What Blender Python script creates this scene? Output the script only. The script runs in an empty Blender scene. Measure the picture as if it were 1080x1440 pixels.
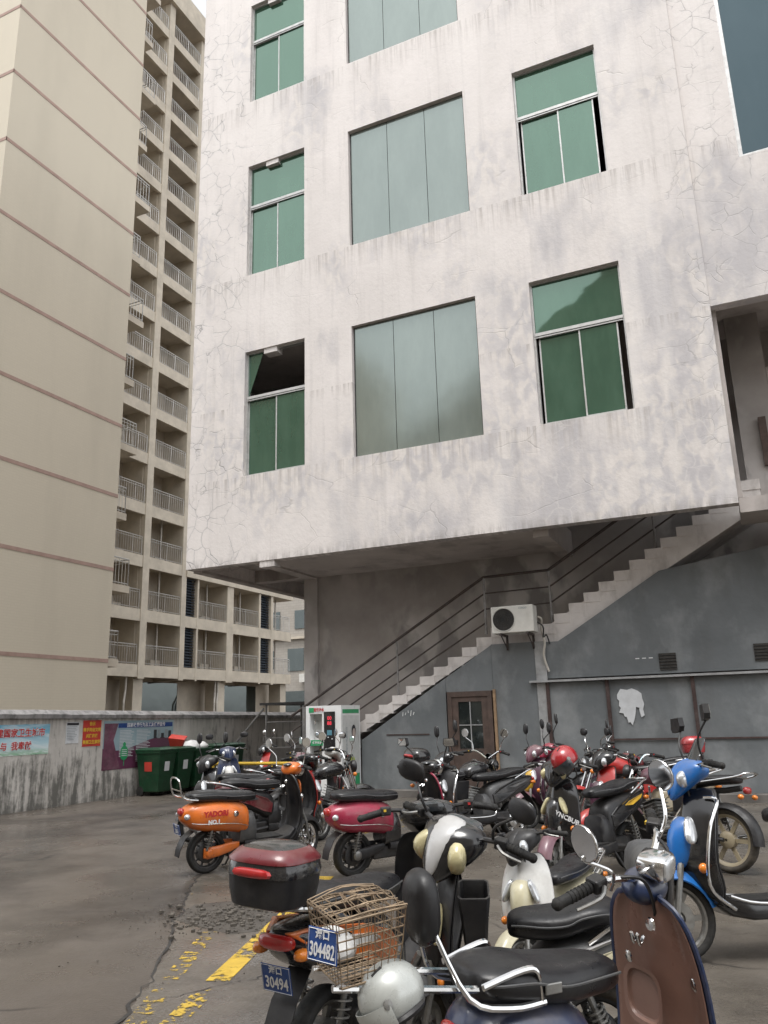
import bpy, math, random
from mathutils import Vector, Matrix, Euler
random.seed(7)
sc = bpy.context.scene
col = sc.collection
R_ = math.radians

# ------------------------------------------------------------------ camera
cam_d = bpy.data.cameras.new('camera')
cam_d.sensor_fit = 'VERTICAL'; cam_d.sensor_height = 36.0; cam_d.lens = 27.8
cam_d.clip_start = 0.05; cam_d.clip_end = 900
cam = bpy.data.objects.new('camera', cam_d); col.objects.link(cam)
cam.location = (0, 0, 1.55)
cam.rotation_euler = (R_(104.534), R_(1.570), R_(24.462))
sc.camera = cam
# ------------------------------------------------------------------ overcast sky, soft sun, exposure
w = bpy.data.worlds.new('World'); sc.world = w; w.use_nodes = True
nt = w.node_tree
bg = nt.nodes['Background']
sky = nt.nodes.new('ShaderNodeTexSky'); sky.sky_type = 'NISHITA'; sky.sun_disc = False
SUN_EL, SUN_AZ = 70, 168          # degrees; azimuth measured clockwise from +Y
sky.sun_elevation = R_(SUN_EL); sky.sun_rotation = R_(SUN_AZ)
sky.air_density = 1.0; sky.dust_density = 1.5; sky.ozone_density = 1.0
hs = nt.nodes.new('ShaderNodeHueSaturation'); hs.inputs['Saturation'].default_value = 0.07
nt.links.new(sky.outputs[0], hs.inputs['Color']); nt.links.new(hs.outputs[0], bg.inputs[0])
bg.inputs[1].default_value = 0.13
sd = bpy.data.lights.new('sun', 'SUN'); sd.energy = 0.8; sd.angle = R_(25); sd.color = (1, .97, .93)
so = bpy.data.objects.new('sun', sd); col.objects.link(so)
_az = R_(SUN_AZ); _el = R_(SUN_EL)
so.rotation_euler = Vector((math.sin(_az)*math.cos(_el), math.cos(_az)*math.cos(_el), math.sin(_el))).to_track_quat('Z', 'Y').to_euler()
so.location = (0, -10, 40)
sc.view_settings.view_transform = 'Standard'; sc.view_settings.look = 'None'
sc.view_settings.exposure = 1.45; sc.view_settings.gamma = 1.0
sc.view_settings.use_curve_mapping = False
sc.render.engine = 'CYCLES'
sc.cycles.use_denoising = True
sc.cycles.max_bounces = 8; sc.cycles.transparent_max_bounces = 12
sc.cycles.caustics_reflective = False; sc.cycles.caustics_refractive = False

# ------------------------------------------------------------------ materials
MAT = {}
class NB:
    """small helper for building a node material"""
    def __init__(self, name):
        self.m = bpy.data.materials.new(name); self.m.use_nodes = True
        self.t = self.m.node_tree; self.b = self.t.nodes['Principled BSDF']
        self.tc = self.t.nodes.new('ShaderNodeTexCoord')
    def n(self, typ, **kw):
        nd = self.t.nodes.new(typ)
        for k, v in kw.items():
            if k in nd.inputs: self.set(nd.inputs[k], v)
            else: setattr(nd, k, v)
        return nd
    def set(self, sock, v):
        if hasattr(v, 'links') or isinstance(v, bpy.types.NodeSocket): self.t.links.new(v, sock)
        else: sock.default_value = v
    def coords(self, scale=(1, 1, 1), src='Object'):
        mp = self.t.nodes.new('ShaderNodeMapping'); mp.inputs['Scale'].default_value = scale
        self.t.links.new(self.tc.outputs[src], mp.inputs[0]); return mp.outputs[0]
    def noise(self, vec, scale, detail=4, rough=.55, dist=0):
        nd = self.t.nodes.new('ShaderNodeTexNoise'); nd.inputs['Scale'].default_value = scale
        nd.inputs['Detail'].default_value = detail; nd.inputs['Roughness'].default_value = rough
        nd.inputs['Distortion'].default_value = dist
        self.t.links.new(vec, nd.inputs['Vector']); return nd.outputs['Fac']
    def voro(self, vec, scale, feature='DISTANCE_TO_EDGE', rnd=1):
        nd = self.t.nodes.new('ShaderNodeTexVoronoi'); nd.feature = feature
        nd.inputs['Scale'].default_value = scale; nd.inputs['Randomness'].default_value = rnd
        self.t.links.new(vec, nd.inputs['Vector'])
        return nd.outputs['Distance']
    def ramp(self, fac, *stops, interp='LINEAR'):
        nd = self.t.nodes.new('ShaderNodeValToRGB'); nd.color_ramp.interpolation = interp
        el = nd.color_ramp.elements
        while len(el) < len(stops): el.new(.5)
        for e, (p, c) in zip(el, stops):
            e.position = p
            e.color = (c, c, c, 1) if isinstance(c, (int, float)) else (*c, 1)
        self.t.links.new(fac, nd.inputs[0]); return nd.outputs[0]
    def mix(self, fac, a, b, mode='MIX'):
        nd = self.t.nodes.new('ShaderNodeMix'); nd.data_type = 'RGBA'; nd.blend_type = mode
        self.set(nd.inputs[0], fac)
        for s, v in ((nd.inputs[6], a), (nd.inputs[7], b)):
            if isinstance(v, tuple): s.default_value = (*v, 1)
            else: self.t.links.new(v, s)
        return nd.outputs[2]
    def math(self, op, a, b=0.5, clamp=False):
        nd = self.t.nodes.new('ShaderNodeMath'); nd.operation = op; nd.use_clamp = clamp
        self.set(nd.inputs[0], a); self.set(nd.inputs[1], b); return nd.outputs[0]
    def warp(self, vec, scale, amt):
        nd = self.t.nodes.new('ShaderNodeTexNoise'); nd.inputs['Scale'].default_value = scale
        nd.inputs['Detail'].default_value = 3
        self.t.links.new(vec, nd.inputs['Vector'])
        s = self.t.nodes.new('ShaderNodeVectorMath'); s.operation = 'MULTIPLY_ADD'
        self.t.links.new(nd.outputs['Color'], s.inputs[0]); s.inputs[1].default_value = (amt,)*3
        self.t.links.new(vec, s.inputs[2]); return s.outputs[0]
    def sep(self, vec):
        nd = self.t.nodes.new('ShaderNodeSeparateXYZ'); self.t.links.new(vec, nd.inputs[0]); return nd.outputs
    def bump(self, h, strength=.3, dist=.01):
        nd = self.t.nodes.new('ShaderNodeBump'); nd.inputs['Strength'].default_value = strength
        nd.inputs['Distance'].default_value = dist
        self.t.links.new(h, nd.inputs['Height']); self.t.links.new(nd.outputs[0], self.b.inputs['Normal'])
    def out(self, **kw):
        for k, v in kw.items():
            k = {'color': 'Base Color', 'rough': 'Roughness', 'metal': 'Metallic', 'spec': 'Specular IOR Level',
                 'coat': 'Coat Weight', 'coatr': 'Coat Roughness', 'trans': 'Transmission Weight', 'alpha': 'Alpha'}.get(k, k)
            s = self.b.inputs[k]
            if isinstance(v, tuple) and len(v) == 3: v = (*v, 1)
            self.set(s, v)
        return self.m

def simple(name, c, rough=.5, metal=0, var=.25, dirt=None, scale=9, coat=0, spec=.5, rvar=.15, bump=0, dust=0):
    """a plain surface with grain: colour varies a little, roughness too, optional dusty tone in patches"""
    if name in MAT: return MAT[name]
    b = NB(name); v = b.coords()
    n1 = b.noise(v, scale, 6, .62)
    lo = tuple(max(0, x*(1-var)) for x in c); hi = tuple(min(1, x*(1+var*.7)) for x in c)
    cc = b.ramp(n1, (.32, lo), (.68, hi))
    rr = b.ramp(b.noise(v, scale*2.3, 5, .6), (.3, max(.03, rough-rvar)), (.7, min(1, rough+rvar)))
    if dirt:
        f = b.ramp(b.noise(v, scale*.7, 8, .68), (.48, 0.0), (.75, .4))
        cc = b.mix(f, cc, dirt)
        rr = b.mix(f, rr, (.8, .8, .8))
    if dust:      # settled dust on faces that look up
        g = b.t.nodes.new('ShaderNodeNewGeometry'); nz = b.sep(g.outputs['Normal'])[2]
        f = b.math('MULTIPLY', b.ramp(nz, (.55, 0.0), (1.0, dust)), b.ramp(b.noise(v, scale*1.6, 6, .7), (.35, .25), (.65, 1.0)))
        cc = b.mix(f, cc, (.27, .245, .21)); rr = b.mix(f, rr, (.75, .75, .75))
    if bump: b.bump(b.noise(v, scale*6, 4, .6), bump, .004)
    MAT[name] = b.out(color=cc, rough=rr, metal=metal, coat=coat, spec=spec)
    if coat: b.b.inputs['Coat Roughness'].default_value = .12
    return MAT[name]

def paint(name, c, rough=.32):
    return simple('paint_'+name, c, rough, 0, .12, (.23, .2, .165), 7, coat=.5, rvar=.08, dust=.3)
def M(n): return MAT[n]
simple('black_plastic', (.015, .015, .017), .42, 0, .3, (.075, .07, .062), 10, dust=.10)
simple('grey_plastic', (.075, .077, .08), .5, 0, .25, (.16, .15, .13), 10)
simple('gloss_black', (.012, .012, .014), .16, 0, .3, (.1, .095, .085), 6, coat=.6, rvar=.06, dust=.08)
simple('rubber', (.014, .014, .014), .75, 0, .35, (.07, .062, .05), 14, bump=.3)
simple('dusty_rubber', (.05, .044, .036), .85, 0, .35, (.24, .2, .15), 12, bump=.3)
simple('vinyl', (.012, .012, .014), .36, 0, .25, (.045, .044, .042), 8, bump=.2)
simple('chrome', (.72, .72, .72), .14, 1, .12, None, 18, rvar=.09)
simple('dull_metal', (.3, .3, .29), .42, .85, .3, (.16, .13, .1), 14)
simple('dark_metal', (.06, .06, .062), .45, .6, .3, (.13, .11, .09), 14)
simple('rusty_wire', (.30, .225, .15), .65, .3, .5, (.13, .05, .02), 18)
simple('mirror_glass', (.86, .88, .9), .03, 1, .03, None, 30, rvar=.02)
simple('clear_lens', (.62, .64, .66), .08, .55, .2, None, 25, coat=.6, rvar=.05)
simple('yellow_lens', (.58, .52, .3), .2, .1, .25, (.3, .27, .17), 12, coat=.5)
simple('red_lens', (.42, .02, .02), .15, 0, .2, None, 20, coat=.8)
simple('amber_lens', (.75, .22, .02), .18, 0, .2, None, 20, coat=.7)
simple('dark_lens', (.03, .035, .04), .08, .1, .2, None, 10, coat=.8)
simple('plate_blue', (.015, .06, .24), .4, 0, .2, (.12, .13, .15), 20)
simple('white_ink', (.75, .76, .77), .5, 0, .08)
simple('black_ink', (.03, .03, .035), .6, 0, .1)
simple('red_ink', (.5, .03, .03), .55, 0, .1)
simple('yellow_ink', (.75, .5, .05), .55, 0, .1)
simple('green_ink', (.03, .3, .12), .5, 0, .15)
simple('grey_ink', (.28, .32, .34), .6, 0, .15)

# ------------------------------------------------------------------ mesh helper
class MB:
    def __init__(self): self.v = []; self.f = []
    def add(self, vs, fs):
        o = len(self.v); self.v += [tuple(p) for p in vs]; self.f += [tuple(i+o for i in f) for f in fs]
    def box(self, c, s, rot=None):
        x, y, z = s[0]/2, s[1]/2, s[2]/2
        vs = [Vector((a*x, b*y, d*z)) for a in (-1, 1) for b in (-1, 1) for d in (-1, 1)]
        if rot is not None:
            m = rot if isinstance(rot, Matrix) else Euler(rot).to_matrix()
            vs = [m @ p for p in vs]
        vs = [p+Vector(c) for p in vs]
        self.add(vs, [(0, 1, 3, 2), (4, 6, 7, 5), (0, 4, 5, 1), (2, 3, 7, 6), (0, 2, 6, 4), (1, 5, 7, 3)]); return self
    def bx(self, x0, x1, y0, y1, z0, z1):
        return self.box(((x0+x1)/2, (y0+y1)/2, (z0+z1)/2), (abs(x1-x0), abs(y1-y0), abs(z1-z0)))
    def rings(self, rings, cap=True, close=False):
        n = len(rings[0]); fs = []
        for i in range(len(rings)-1 + (1 if close else 0)):
            a = i*n; b = ((i+1) % len(rings))*n
            for k in range(n):
                k2 = (k+1) % n; fs.append((a+k, a+k2, b+k2, b+k))
        if cap and not close:
            fs.append(tuple(reversed(range(n)))); fs.append(tuple(range((len(rings)-1)*n, len(rings)*n)))
        self.add([p for r in rings for p in r], fs); return self
    def tube(self, pts, r, n=8, sm=0, close=False, cap=True):
        pts = [Vector(p) for p in pts]
        if sm: pts = catmull(pts, sm, close)
        rr = r if isinstance(r, (list, tuple)) else [r]*len(pts)
        if len(rr) != len(pts): rr = [rr[0]+(rr[-1]-rr[0])*i/(len(pts)-1) for i in range(len(pts))]
        m = len(pts); ref = None; rings = []
        for i, p in enumerate(pts):
            if close: t = pts[(i+1) % m]-pts[i-1]
            else: t = pts[min(i+1, m-1)]-pts[max(i-1, 0)]
            if t.length < 1e-9: t = Vector((0, 0, 1))
            t.normalize()
            if ref is None:
                ref = Vector((0, 0, 1)) if abs(t.z) < .9 else Vector((1, 0, 0))
            u = ref-t*ref.dot(t)
            if u.length < 1e-6: u = t.orthogonal()
            u.normalize(); ref = u; q = t.cross(u)
            rings.append([p+(u*math.cos(2*math.pi*k/n)+q*math.sin(2*math.pi*k/n))*rr[i] for k in range(n)])
        return self.rings(rings, cap, close)
    def loft(self, secs, N=16, e=2.4):
        """secs: (x, z, half_width, half_height[, y]) - superellipse sections in the y-z plane along x"""
        rings = []
        for s in secs:
            x, z, hw, hh = s[:4]; y0 = s[4] if len(s) > 4 else 0; ring = []
            for k in range(N):
                a = 2*math.pi*k/N; ca, sa = math.cos(a), math.sin(a)
                ring.append((x, y0+hw*math.copysign(abs(ca)**(2/e), ca), z+hh*math.copysign(abs(sa)**(2/e), sa)))
            rings.append(ring)
        return self.rings(rings)
    def lathe(self, prof, c=(0, 0, 0), axis='Y', n=24, cap=False):
        """prof: (radius, height along axis)"""
        rings = []
        for r, h in prof:
            ring = []
            for k in range(n):
                a = 2*math.pi*k/n; u, v = r*math.cos(a), r*math.sin(a)
                p = {'X': (h, u, v), 'Y': (v, h, u), 'Z': (u, v, h)}[axis]
                ring.append((p[0]+c[0], p[1]+c[1], p[2]+c[2]))
            rings.append(ring)
        return self.rings(rings, cap)
    def ell(self, c, s, n=14, m=8, e=2.0, rot=None):
        rings = []
        for i in range(m+1):
            ph = -math.pi/2+math.pi*i/m; ph = max(-1.53, min(1.53, ph)); ring = []
            for k in range(n):
                a = 2*math.pi*k/n
                q = lambda t: math.copysign(abs(t)**(2/e), t)
                p = Vector((s[0]*q(math.cos(ph))*q(math.cos(a)), s[1]*q(math.cos(ph))*q(math.sin(a)), s[2]*q(math.sin(ph))))
                if rot is not None: p = (rot if isinstance(rot, Matrix) else Euler(rot).to_matrix()) @ p
                ring.append(p+Vector(c))
            rings.append(ring)
        return self.rings(rings)
    def torus(self, c, Rr, r, axis='Y', n=32, m=10, sq=1.0, a0=0, a1=None):
        rings = []; full = a1 is None; a1 = 2*math.pi if full else a1
        cnt = n if full else n+1
        for i in range(cnt):
            a = a0+(a1-a0)*i/n; ring = []
            for k in range(m):
                b = 2*math.pi*k/m; rad = Rr+r*math.cos(b)*sq; h = r*math.sin(b)
                u, v = rad*math.cos(a), rad*math.sin(a)
                p = {'X': (h, u, v), 'Y': (u, h, v), 'Z': (u, v, h)}[axis]
                ring.append((p[0]+c[0], p[1]+c[1], p[2]+c[2]))
            rings.append(ring)
        return self.rings(rings, not full, full)
    def poly(self, pts, d):
        """flat outline pts extruded by vector d"""
        n = len(pts); d = Vector(d); a = [Vector(p) for p in pts]; b = [p+d for p in a]
        self.add(a+b, [tuple(reversed(range(n))), tuple(range(n, 2*n))]+[(k, (k+1) % n, n+(k+1) % n, n+k) for k in range(n)]); return self
    def grid(self, rows):
        m, n = len(rows), len(rows[0])
        self.add([p for r in rows for p in r], [(i*n+k, i*n+k+1, (i+1)*n+k+1, (i+1)*n+k) for i in range(m-1) for k in range(n-1)]); return self
    def shell(self, rows, th):
        """grid given thickness th(Vector) -> closed slab"""
        m, n = len(rows), len(rows[0]); t = Vector(th)
        a = [Vector(p) for r in rows for p in r]; b = [p+t for p in a]; o = m*n; fs = []
        for i in range(m-1):
            for k in range(n-1):
                q = (i*n+k, i*n+k+1, (i+1)*n+k+1, (i+1)*n+k); fs.append(q); fs.append(tuple(x+o for x in reversed(q)))
        bd = [k for k in range(n)]+[i*n+n-1 for i in range(1, m)]+[(m-1)*n+k for k in range(n-2, -1, -1)]+[i*n for i in range(m-2, 0, -1)]
        for i in range(len(bd)):
            p, q = bd[i], bd[(i+1) % len(bd)]; fs.append((q, p, p+o, q+o))
        self.add(a+b, fs); return self
    def xf(self, m):
        self.v = [tuple(m @ Vector(p)) for p in self.v]; return self
    def build(self, name, mat, parent=None, smooth=False, sub=0, bevel=0, auto=None):
        me = bpy.data.meshes.new(name); me.from_pydata(self.v, [], self.f); me.update()
        o = bpy.data.objects.new(name, me); col.objects.link(o)
        if mat: me.materials.append(mat if not isinstance(mat, str) else MAT[mat])
        import bmesh
        bm = bmesh.new(); bm.from_mesh(me); bmesh.ops.recalc_face_normals(bm, faces=bm.faces); bm.to_mesh(me); bm.free()
        if smooth or sub:
            for p in me.polygons: p.use_smooth = True
            if not sub and smooth:
                me.set_sharp_from_angle(angle=R_(auto or 40))
        if sub:
            s = o.modifiers.new('subdivision', 'SUBSURF'); s.levels = sub; s.render_levels = sub
        if bevel:
            s = o.modifiers.new('bevel', 'BEVEL'); s.width = bevel; s.segments = 2; s.limit_method = 'ANGLE'
        if parent: o.parent = parent
        return o
def catmull(pts, k, close=False):
    out = []; n = len(pts); seg = n if close else n-1
    for i in range(seg):
        g = (lambda j: pts[j % n]) if close else (lambda j: pts[max(0, min(n-1, j))])
        p0, p1, p2, p3 = g(i-1), g(i), g(i+1), g(i+2)
        for s in range(k):
            t = s/k
            out.append(.5*((2*p1)+(p2-p0)*t+(2*p0-5*p1+4*p2-p3)*t*t+(3*p1-p0-3*p2+p3)*t**3))
    if not close: out.append(pts[-1])
    return out
def tag(o, label=None, cat=None, group=None, kind=None):
    if label: o['label'] = label
    if cat: o['category'] = cat
    if group: o['group'] = group
    if kind: o['kind'] = kind
    return o
def empty(name, loc=(0, 0, 0), rot=(0, 0, 0)):
    o = bpy.data.objects.new(name, None); col.objects.link(o); o.location = loc; o.rotation_euler = rot
    o.empty_display_size = .1; return o
def text(s, size, mat, parent, loc, rot=(0, 0, 0), align='CENTER', ex=.0006, name='lettering', sx=1.0, bold=0, spacing=1.0):
    cu = bpy.data.curves.new('t', 'FONT'); cu.body = s; cu.size = size; cu.align_x = align; cu.align_y = 'CENTER'
    cu.extrude = ex; cu.offset = bold; cu.resolution_u = 2; cu.space_line = spacing
    t = bpy.data.objects.new('t', cu); col.objects.link(t)
    dg = bpy.context.evaluated_depsgraph_get()
    me = bpy.data.meshes.new_from_object(t.evaluated_get(dg))
    bpy.data.objects.remove(t); bpy.data.curves.remove(cu)
    o = bpy.data.objects.new(name, me); col.objects.link(o)
    me.materials.clear(); me.materials.append(MAT[mat] if isinstance(mat, str) else mat)
    o.location = loc; o.rotation_euler = rot; o.scale = (sx, 1, 1); o.parent = parent
    return o
# ================================================================== materials of the setting
def mk_facade():
    b = NB('stained_white_plaster'); v = b.coords(); x, y, z = b.sep(v)
    base = b.ramp(b.noise(b.coords((1, 1, .6)), .9, 8, .62), (.3, (.685, .645, .62)), (.7, (.78, .735, .71)))
    # damp grey patches, mostly low and to the right, drawn out downwards
    reg = b.math('ADD', b.math('MULTIPLY', b.math('ADD', x, 9.0), .05), b.math('MULTIPLY', b.math('SUBTRACT', 13.0, z), .045))
    reg = b.math('ADD', reg, .0, True)
    n1 = b.noise(b.warp(b.coords((1, 1, .5)), 1.1, .35), .55, 7, .6)
    f1 = b.ramp(b.math('ADD', n1, b.math('MULTIPLY', b.math('POWER', reg, 2.2), .36)), (.57, 0.0), (.70, .85))
    c = b.mix(f1, base, (.485, .47, .485))
    # worm-like peeling: pale islands in a greyer net
    n2 = b.noise(b.warp(b.coords((1, 1, .62)), 2.6, .32), 4.6, 2, .45, .4)
    m2 = b.ramp(b.math('ADD', b.noise(b.coords((1, 1, .7)), .5, 4), b.math('MULTIPLY', b.math('POWER', reg, 2.0), .30)), (.54, 0.0), (.68, .85))
    c2 = b.ramp(n2, (.36, (.515, .495, .505)), (.47, (.585, .56, .56)), (.55, (.675, .635, .605)), (.66, (.74, .695, .66)))
    c = b.mix(m2, c, c2)
    n2b = b.noise(b.warp(v, 3.0, .25), 6.0, 4, .6)
    c = b.mix(b.ramp(n2b, (.55, 0.0), (.72, .28)), c, (.55, .52, .50))
    # vertical run-off
    n3 = b.noise(b.coords((3.4, 1, .14)), 1.7, 6, .65)
    c = b.mix(b.ramp(n3, (.54, 0.0), (.76, .42)), c, (.47, .445, .43))
    n3b = b.noise(b.coords((1.1, 1, .1)), 1.1, 5, .6)
    c = b.mix(b.ramp(n3b, (.5, 0.0), (.7, .4)), c, (.82, .785, .755))
    # streaks under the sills and a dark drip line along the foot
    for z0, ln in ((6.86, .75), (11.9, .75), (16.86, .75), (8.57, .3)):
        m = b.math('MULTIPLY', b.ramp(b.math('SUBTRACT', z0, z), (0.0, 0.0), (.003, 1.0), (ln, 0.0)), b.ramp(b.noise(b.coords((7, 1, .3)), 2.0, 5, .65), (.47, 0.0), (.66, .6)))
        c = b.mix(m, c, (.36, .325, .30))
    foot = b.math('MULTIPLY', b.ramp(b.math('SUBTRACT', z, 4.88), (0.0, .8), (.22, 0.0)), b.ramp(b.noise(b.coords((5, 1, 1)), 2.0, 5, .65), (.4, 0.0), (.62, .8)))
    c = b.mix(foot, c, (.3, .28, .265))
    # shrinkage cracks: blocky net down the left edge, long ones on the right, hairlines elsewhere
    vw = b.warp(b.warp(v, 1.3, .28), 6.0, .06)
    e = b.voro(vw, 2.5)
    left = b.ramp(b.math('SUBTRACT', -9.55, x), (.0, 0.0), (.5, .9), (1.7, .9))
    right = b.ramp(b.math('SUBTRACT', x, -.4), (.0, 0.0), (.5, .55))
    patch = b.ramp(b.noise(v, .5, 3), (.58, 0.0), (.68, .22))
    msk = b.math('ADD', left, b.math('ADD', right, patch), True)
    brk = b.ramp(b.noise(v, 1.5, 4, .6), (.46, 0.0), (.54, 1.0))
    cr = b.math('MULTIPLY', b.math('MULTIPLY', b.ramp(e, (.0, 1.0), (.017, 0.0)), msk), brk)
    e3 = b.voro(b.warp(b.coords((1, 1, 2.2)), 1.2, .4), .55)
    cr3 = b.math('MULTIPLY', b.ramp(e3, (.0, .35), (.007, 0.0)), b.ramp(b.noise(v, .8, 3), (.5, 0.0), (.56, 1.0)))
    cr = b.math('MAXIMUM', cr, cr3)
    c = b.mix(b.math('MULTIPLY', cr, .75), c, (.2, .185, .18))
    halo = b.math('MULTIPLY', b.ramp(e, (.0, .55), (.09, 0.0)), b.math('MULTIPLY', b.math('MULTIPLY', msk, brk), .5))
    c = b.mix(halo, c, (.5, .49, .50))
    e2 = b.voro(b.warp(v, 2.2, .3), 2.6)
    vein = b.math('MULTIPLY', b.math('MULTIPLY', b.ramp(e2, (.0, .6), (.045, 0.0)), b.ramp(b.noise(v, .9, 3), (.5, 0.0), (.6, 1.0))), b.math('MULTIPLY', f1, .8))
    c = b.mix(vein, c, (.72, .69, .66))
    h = b.math('SUBTRACT', b.math('ADD', b.noise(v, 14, 5), b.math('MULTIPLY', b.noise(v, 1.2, 3), 2.0)), b.math('MULTIPLY', cr, 2.0))
    b.bump(h, .35, .012)
    MAT['facade'] = b.out(color=c, rough=.85)
mk_facade()

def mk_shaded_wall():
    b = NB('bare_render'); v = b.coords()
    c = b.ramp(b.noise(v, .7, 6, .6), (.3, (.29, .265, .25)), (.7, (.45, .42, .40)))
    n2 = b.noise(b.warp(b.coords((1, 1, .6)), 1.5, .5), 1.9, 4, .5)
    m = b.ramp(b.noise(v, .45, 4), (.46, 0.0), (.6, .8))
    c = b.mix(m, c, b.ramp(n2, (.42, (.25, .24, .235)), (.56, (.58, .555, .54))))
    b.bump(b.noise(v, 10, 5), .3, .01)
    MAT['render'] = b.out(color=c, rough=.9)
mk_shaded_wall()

def mk_concrete(name, lo, hi, stain, sc=1.2, rough=.85):
    b = NB(name); v = b.coords()
    c = b.ramp(b.noise(v, sc, 8, .65), (.28, lo), (.72, hi))
    c = b.mix(b.ramp(b.noise(b.coords((1, 1, .4)), sc*1.7, 6, .6), (.5, 0.0), (.72, .7)), c, stain)
    b.bump(b.noise(v, sc*14, 6), .35, .008)
    MAT[name] = b.out(color=c, rough=rough)
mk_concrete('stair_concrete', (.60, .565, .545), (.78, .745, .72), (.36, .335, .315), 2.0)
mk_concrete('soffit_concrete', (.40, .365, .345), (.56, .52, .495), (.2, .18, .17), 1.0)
mk_concrete('cap_concrete', (.13, .125, .125), (.36, .35, .345), (.045, .043, .043), 4.0)
mk_concrete('dark_concrete', (.10, .092, .085), (.2, .185, .17), (.05, .045, .04), 1.2)

def mk_boundary():
    b = NB('mouldy_wall'); v = b.coords(); x, y, z = b.sep(v)
    c = b.ramp(b.noise(v, 1.2, 7, .62), (.3, (.42, .40, .37)), (.7, (.64, .615, .58)))
    st = b.noise(b.coords((1, 3.2, .55)), 1.7, 7, .68)
    low = b.math('MULTIPLY', b.math('SUBTRACT', 1.25, z), .16)
    f = b.ramp(b.math('ADD', b.math('ADD', st, low), b.math('MULTIPLY', b.math('SUBTRACT', b.noise(v, 6, 6, .7), .5), .3)), (.56, 0.0), (.72, .85))
    c = b.mix(f, c, (.085, .085, .076))
    top = b.ramp(b.math('SUBTRACT', 1.9, z), (0.0, .75), (.6, 0.0))
    f2 = b.math('MULTIPLY', top, b.ramp(b.noise(b.coords((1, 5, .35)), 2.0, 5, .6), (.42, 0.0), (.6, 1.0)))
    c = b.mix(f2, c, (.09, .085, .08))
    b.bump(b.noise(v, 9, 6), .5, .012)
    MAT['boundary'] = b.out(color=c, rough=.92)
mk_boundary()

def mk_tile(name, c1, c2, mort, sx, sy, axis):
    b = NB(name); v = b.coords(); x, y, z = b.sep(v)
    cb = b.t.nodes.new('ShaderNodeCombineXYZ')
    b.t.links.new(y if axis == 'X' else x, cb.inputs[0]); b.t.links.new(z, cb.inputs[1])
    br = b.n('ShaderNodeTexBrick'); br.offset = .5
    b.t.links.new(cb.outputs[0], br.inputs['Vector'])
    br.inputs['Color1'].default_value = (*c1, 1); br.inputs['Color2'].default_value = (*c2, 1); br.inputs['Mortar'].default_value = (*mort, 1)
    br.inputs['Scale'].default_value = 1; br.inputs['Brick Width'].default_value = sx; br.inputs['Row Height'].default_value = sy
    br.inputs['Mortar Size'].default_value = .008
    st = b.ramp(b.noise(b.coords((.5, .5, .12)), 1.2, 6, .6), (.45, 0.0), (.75, .35))
    c = b.mix(st, br.outputs['Color'], tuple(q*.72 for q in c1))
    MAT[name] = b.out(color=c, rough=.7)
mk_tile('tower_tile', (.565, .51, .41), (.555, .50, .402), (.535, .482, .386), .25, .09, 'X')
mk_tile('far_tile', (.40, .37, .33), (.36, .33, .29), (.24, .22, .2), .5, .22, 'Y')
simple('tower_band', (.36, .245, .205), .7, 0, .15, None, 3)
simple('balcony_paint', (.55, .49, .40), .75, 0, .14, (.3, .265, .215), 1.3)
simple('balcony_wall', (.58, .52, .435), .8, 0, .15, (.24, .21, .17), 1.0)
simple('steel_rail', (.5, .49, .47), .4, .6, .15)
simple('louvre', (.07, .085, .105), .45, .3, .2)
simple('pvc_pipe', (.5, .47, .42), .5, 0, .12)
simple('window_alu', (.56, .56, .55), .42, .45, .15, (.3, .28, .25), 8)
simple('rail_iron', (.075, .062, .058), .6, .3, .3, (.16, .1, .07), 10)
simple('post_iron', (.26, .255, .25), .55, .35, .25, (.15, .1, .07), 10)
simple('door_wood', (.085, .058, .048), .7, 0, .35, (.07, .05, .04), 6)
simple('wood_strip', (.3, .2, .12), .75, 0, .3, None, 8)
simple('brown_batten', (.06, .036, .033), .65, 0, .35, (.16, .14, .13), 7)
simple('steel_edge', (.42, .43, .44), .5, .4, .2, (.2, .18, .16), 6)
simple('ac_white', (.66, .65, .61), .5, 0, .08, (.42, .39, .33), 4)
simple('machine_white', (.76, .77, .77), .35, 0, .05, (.6, .58, .54), 5)
simple('machine_panel', (.55, .56, .55), .4, 0, .1)
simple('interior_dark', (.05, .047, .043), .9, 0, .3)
simple('paper_white', (.6, .62, .64), .8, 0, .1, (.42, .42, .42), 6)
simple('poster_red', (.5, .045, .03), .6, 0, .15, (.28, .06, .05), 5)
simple('bin_green', (.006, .042, .017), .42, 0, .3, (.06, .075, .05), 6)
simple('bag_white', (.66, .66, .65), .55, 0, .12)
simple('barrier_yellow', (.55, .36, .03), .5, 0, .2, (.2, .14, .05), 8)

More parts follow.
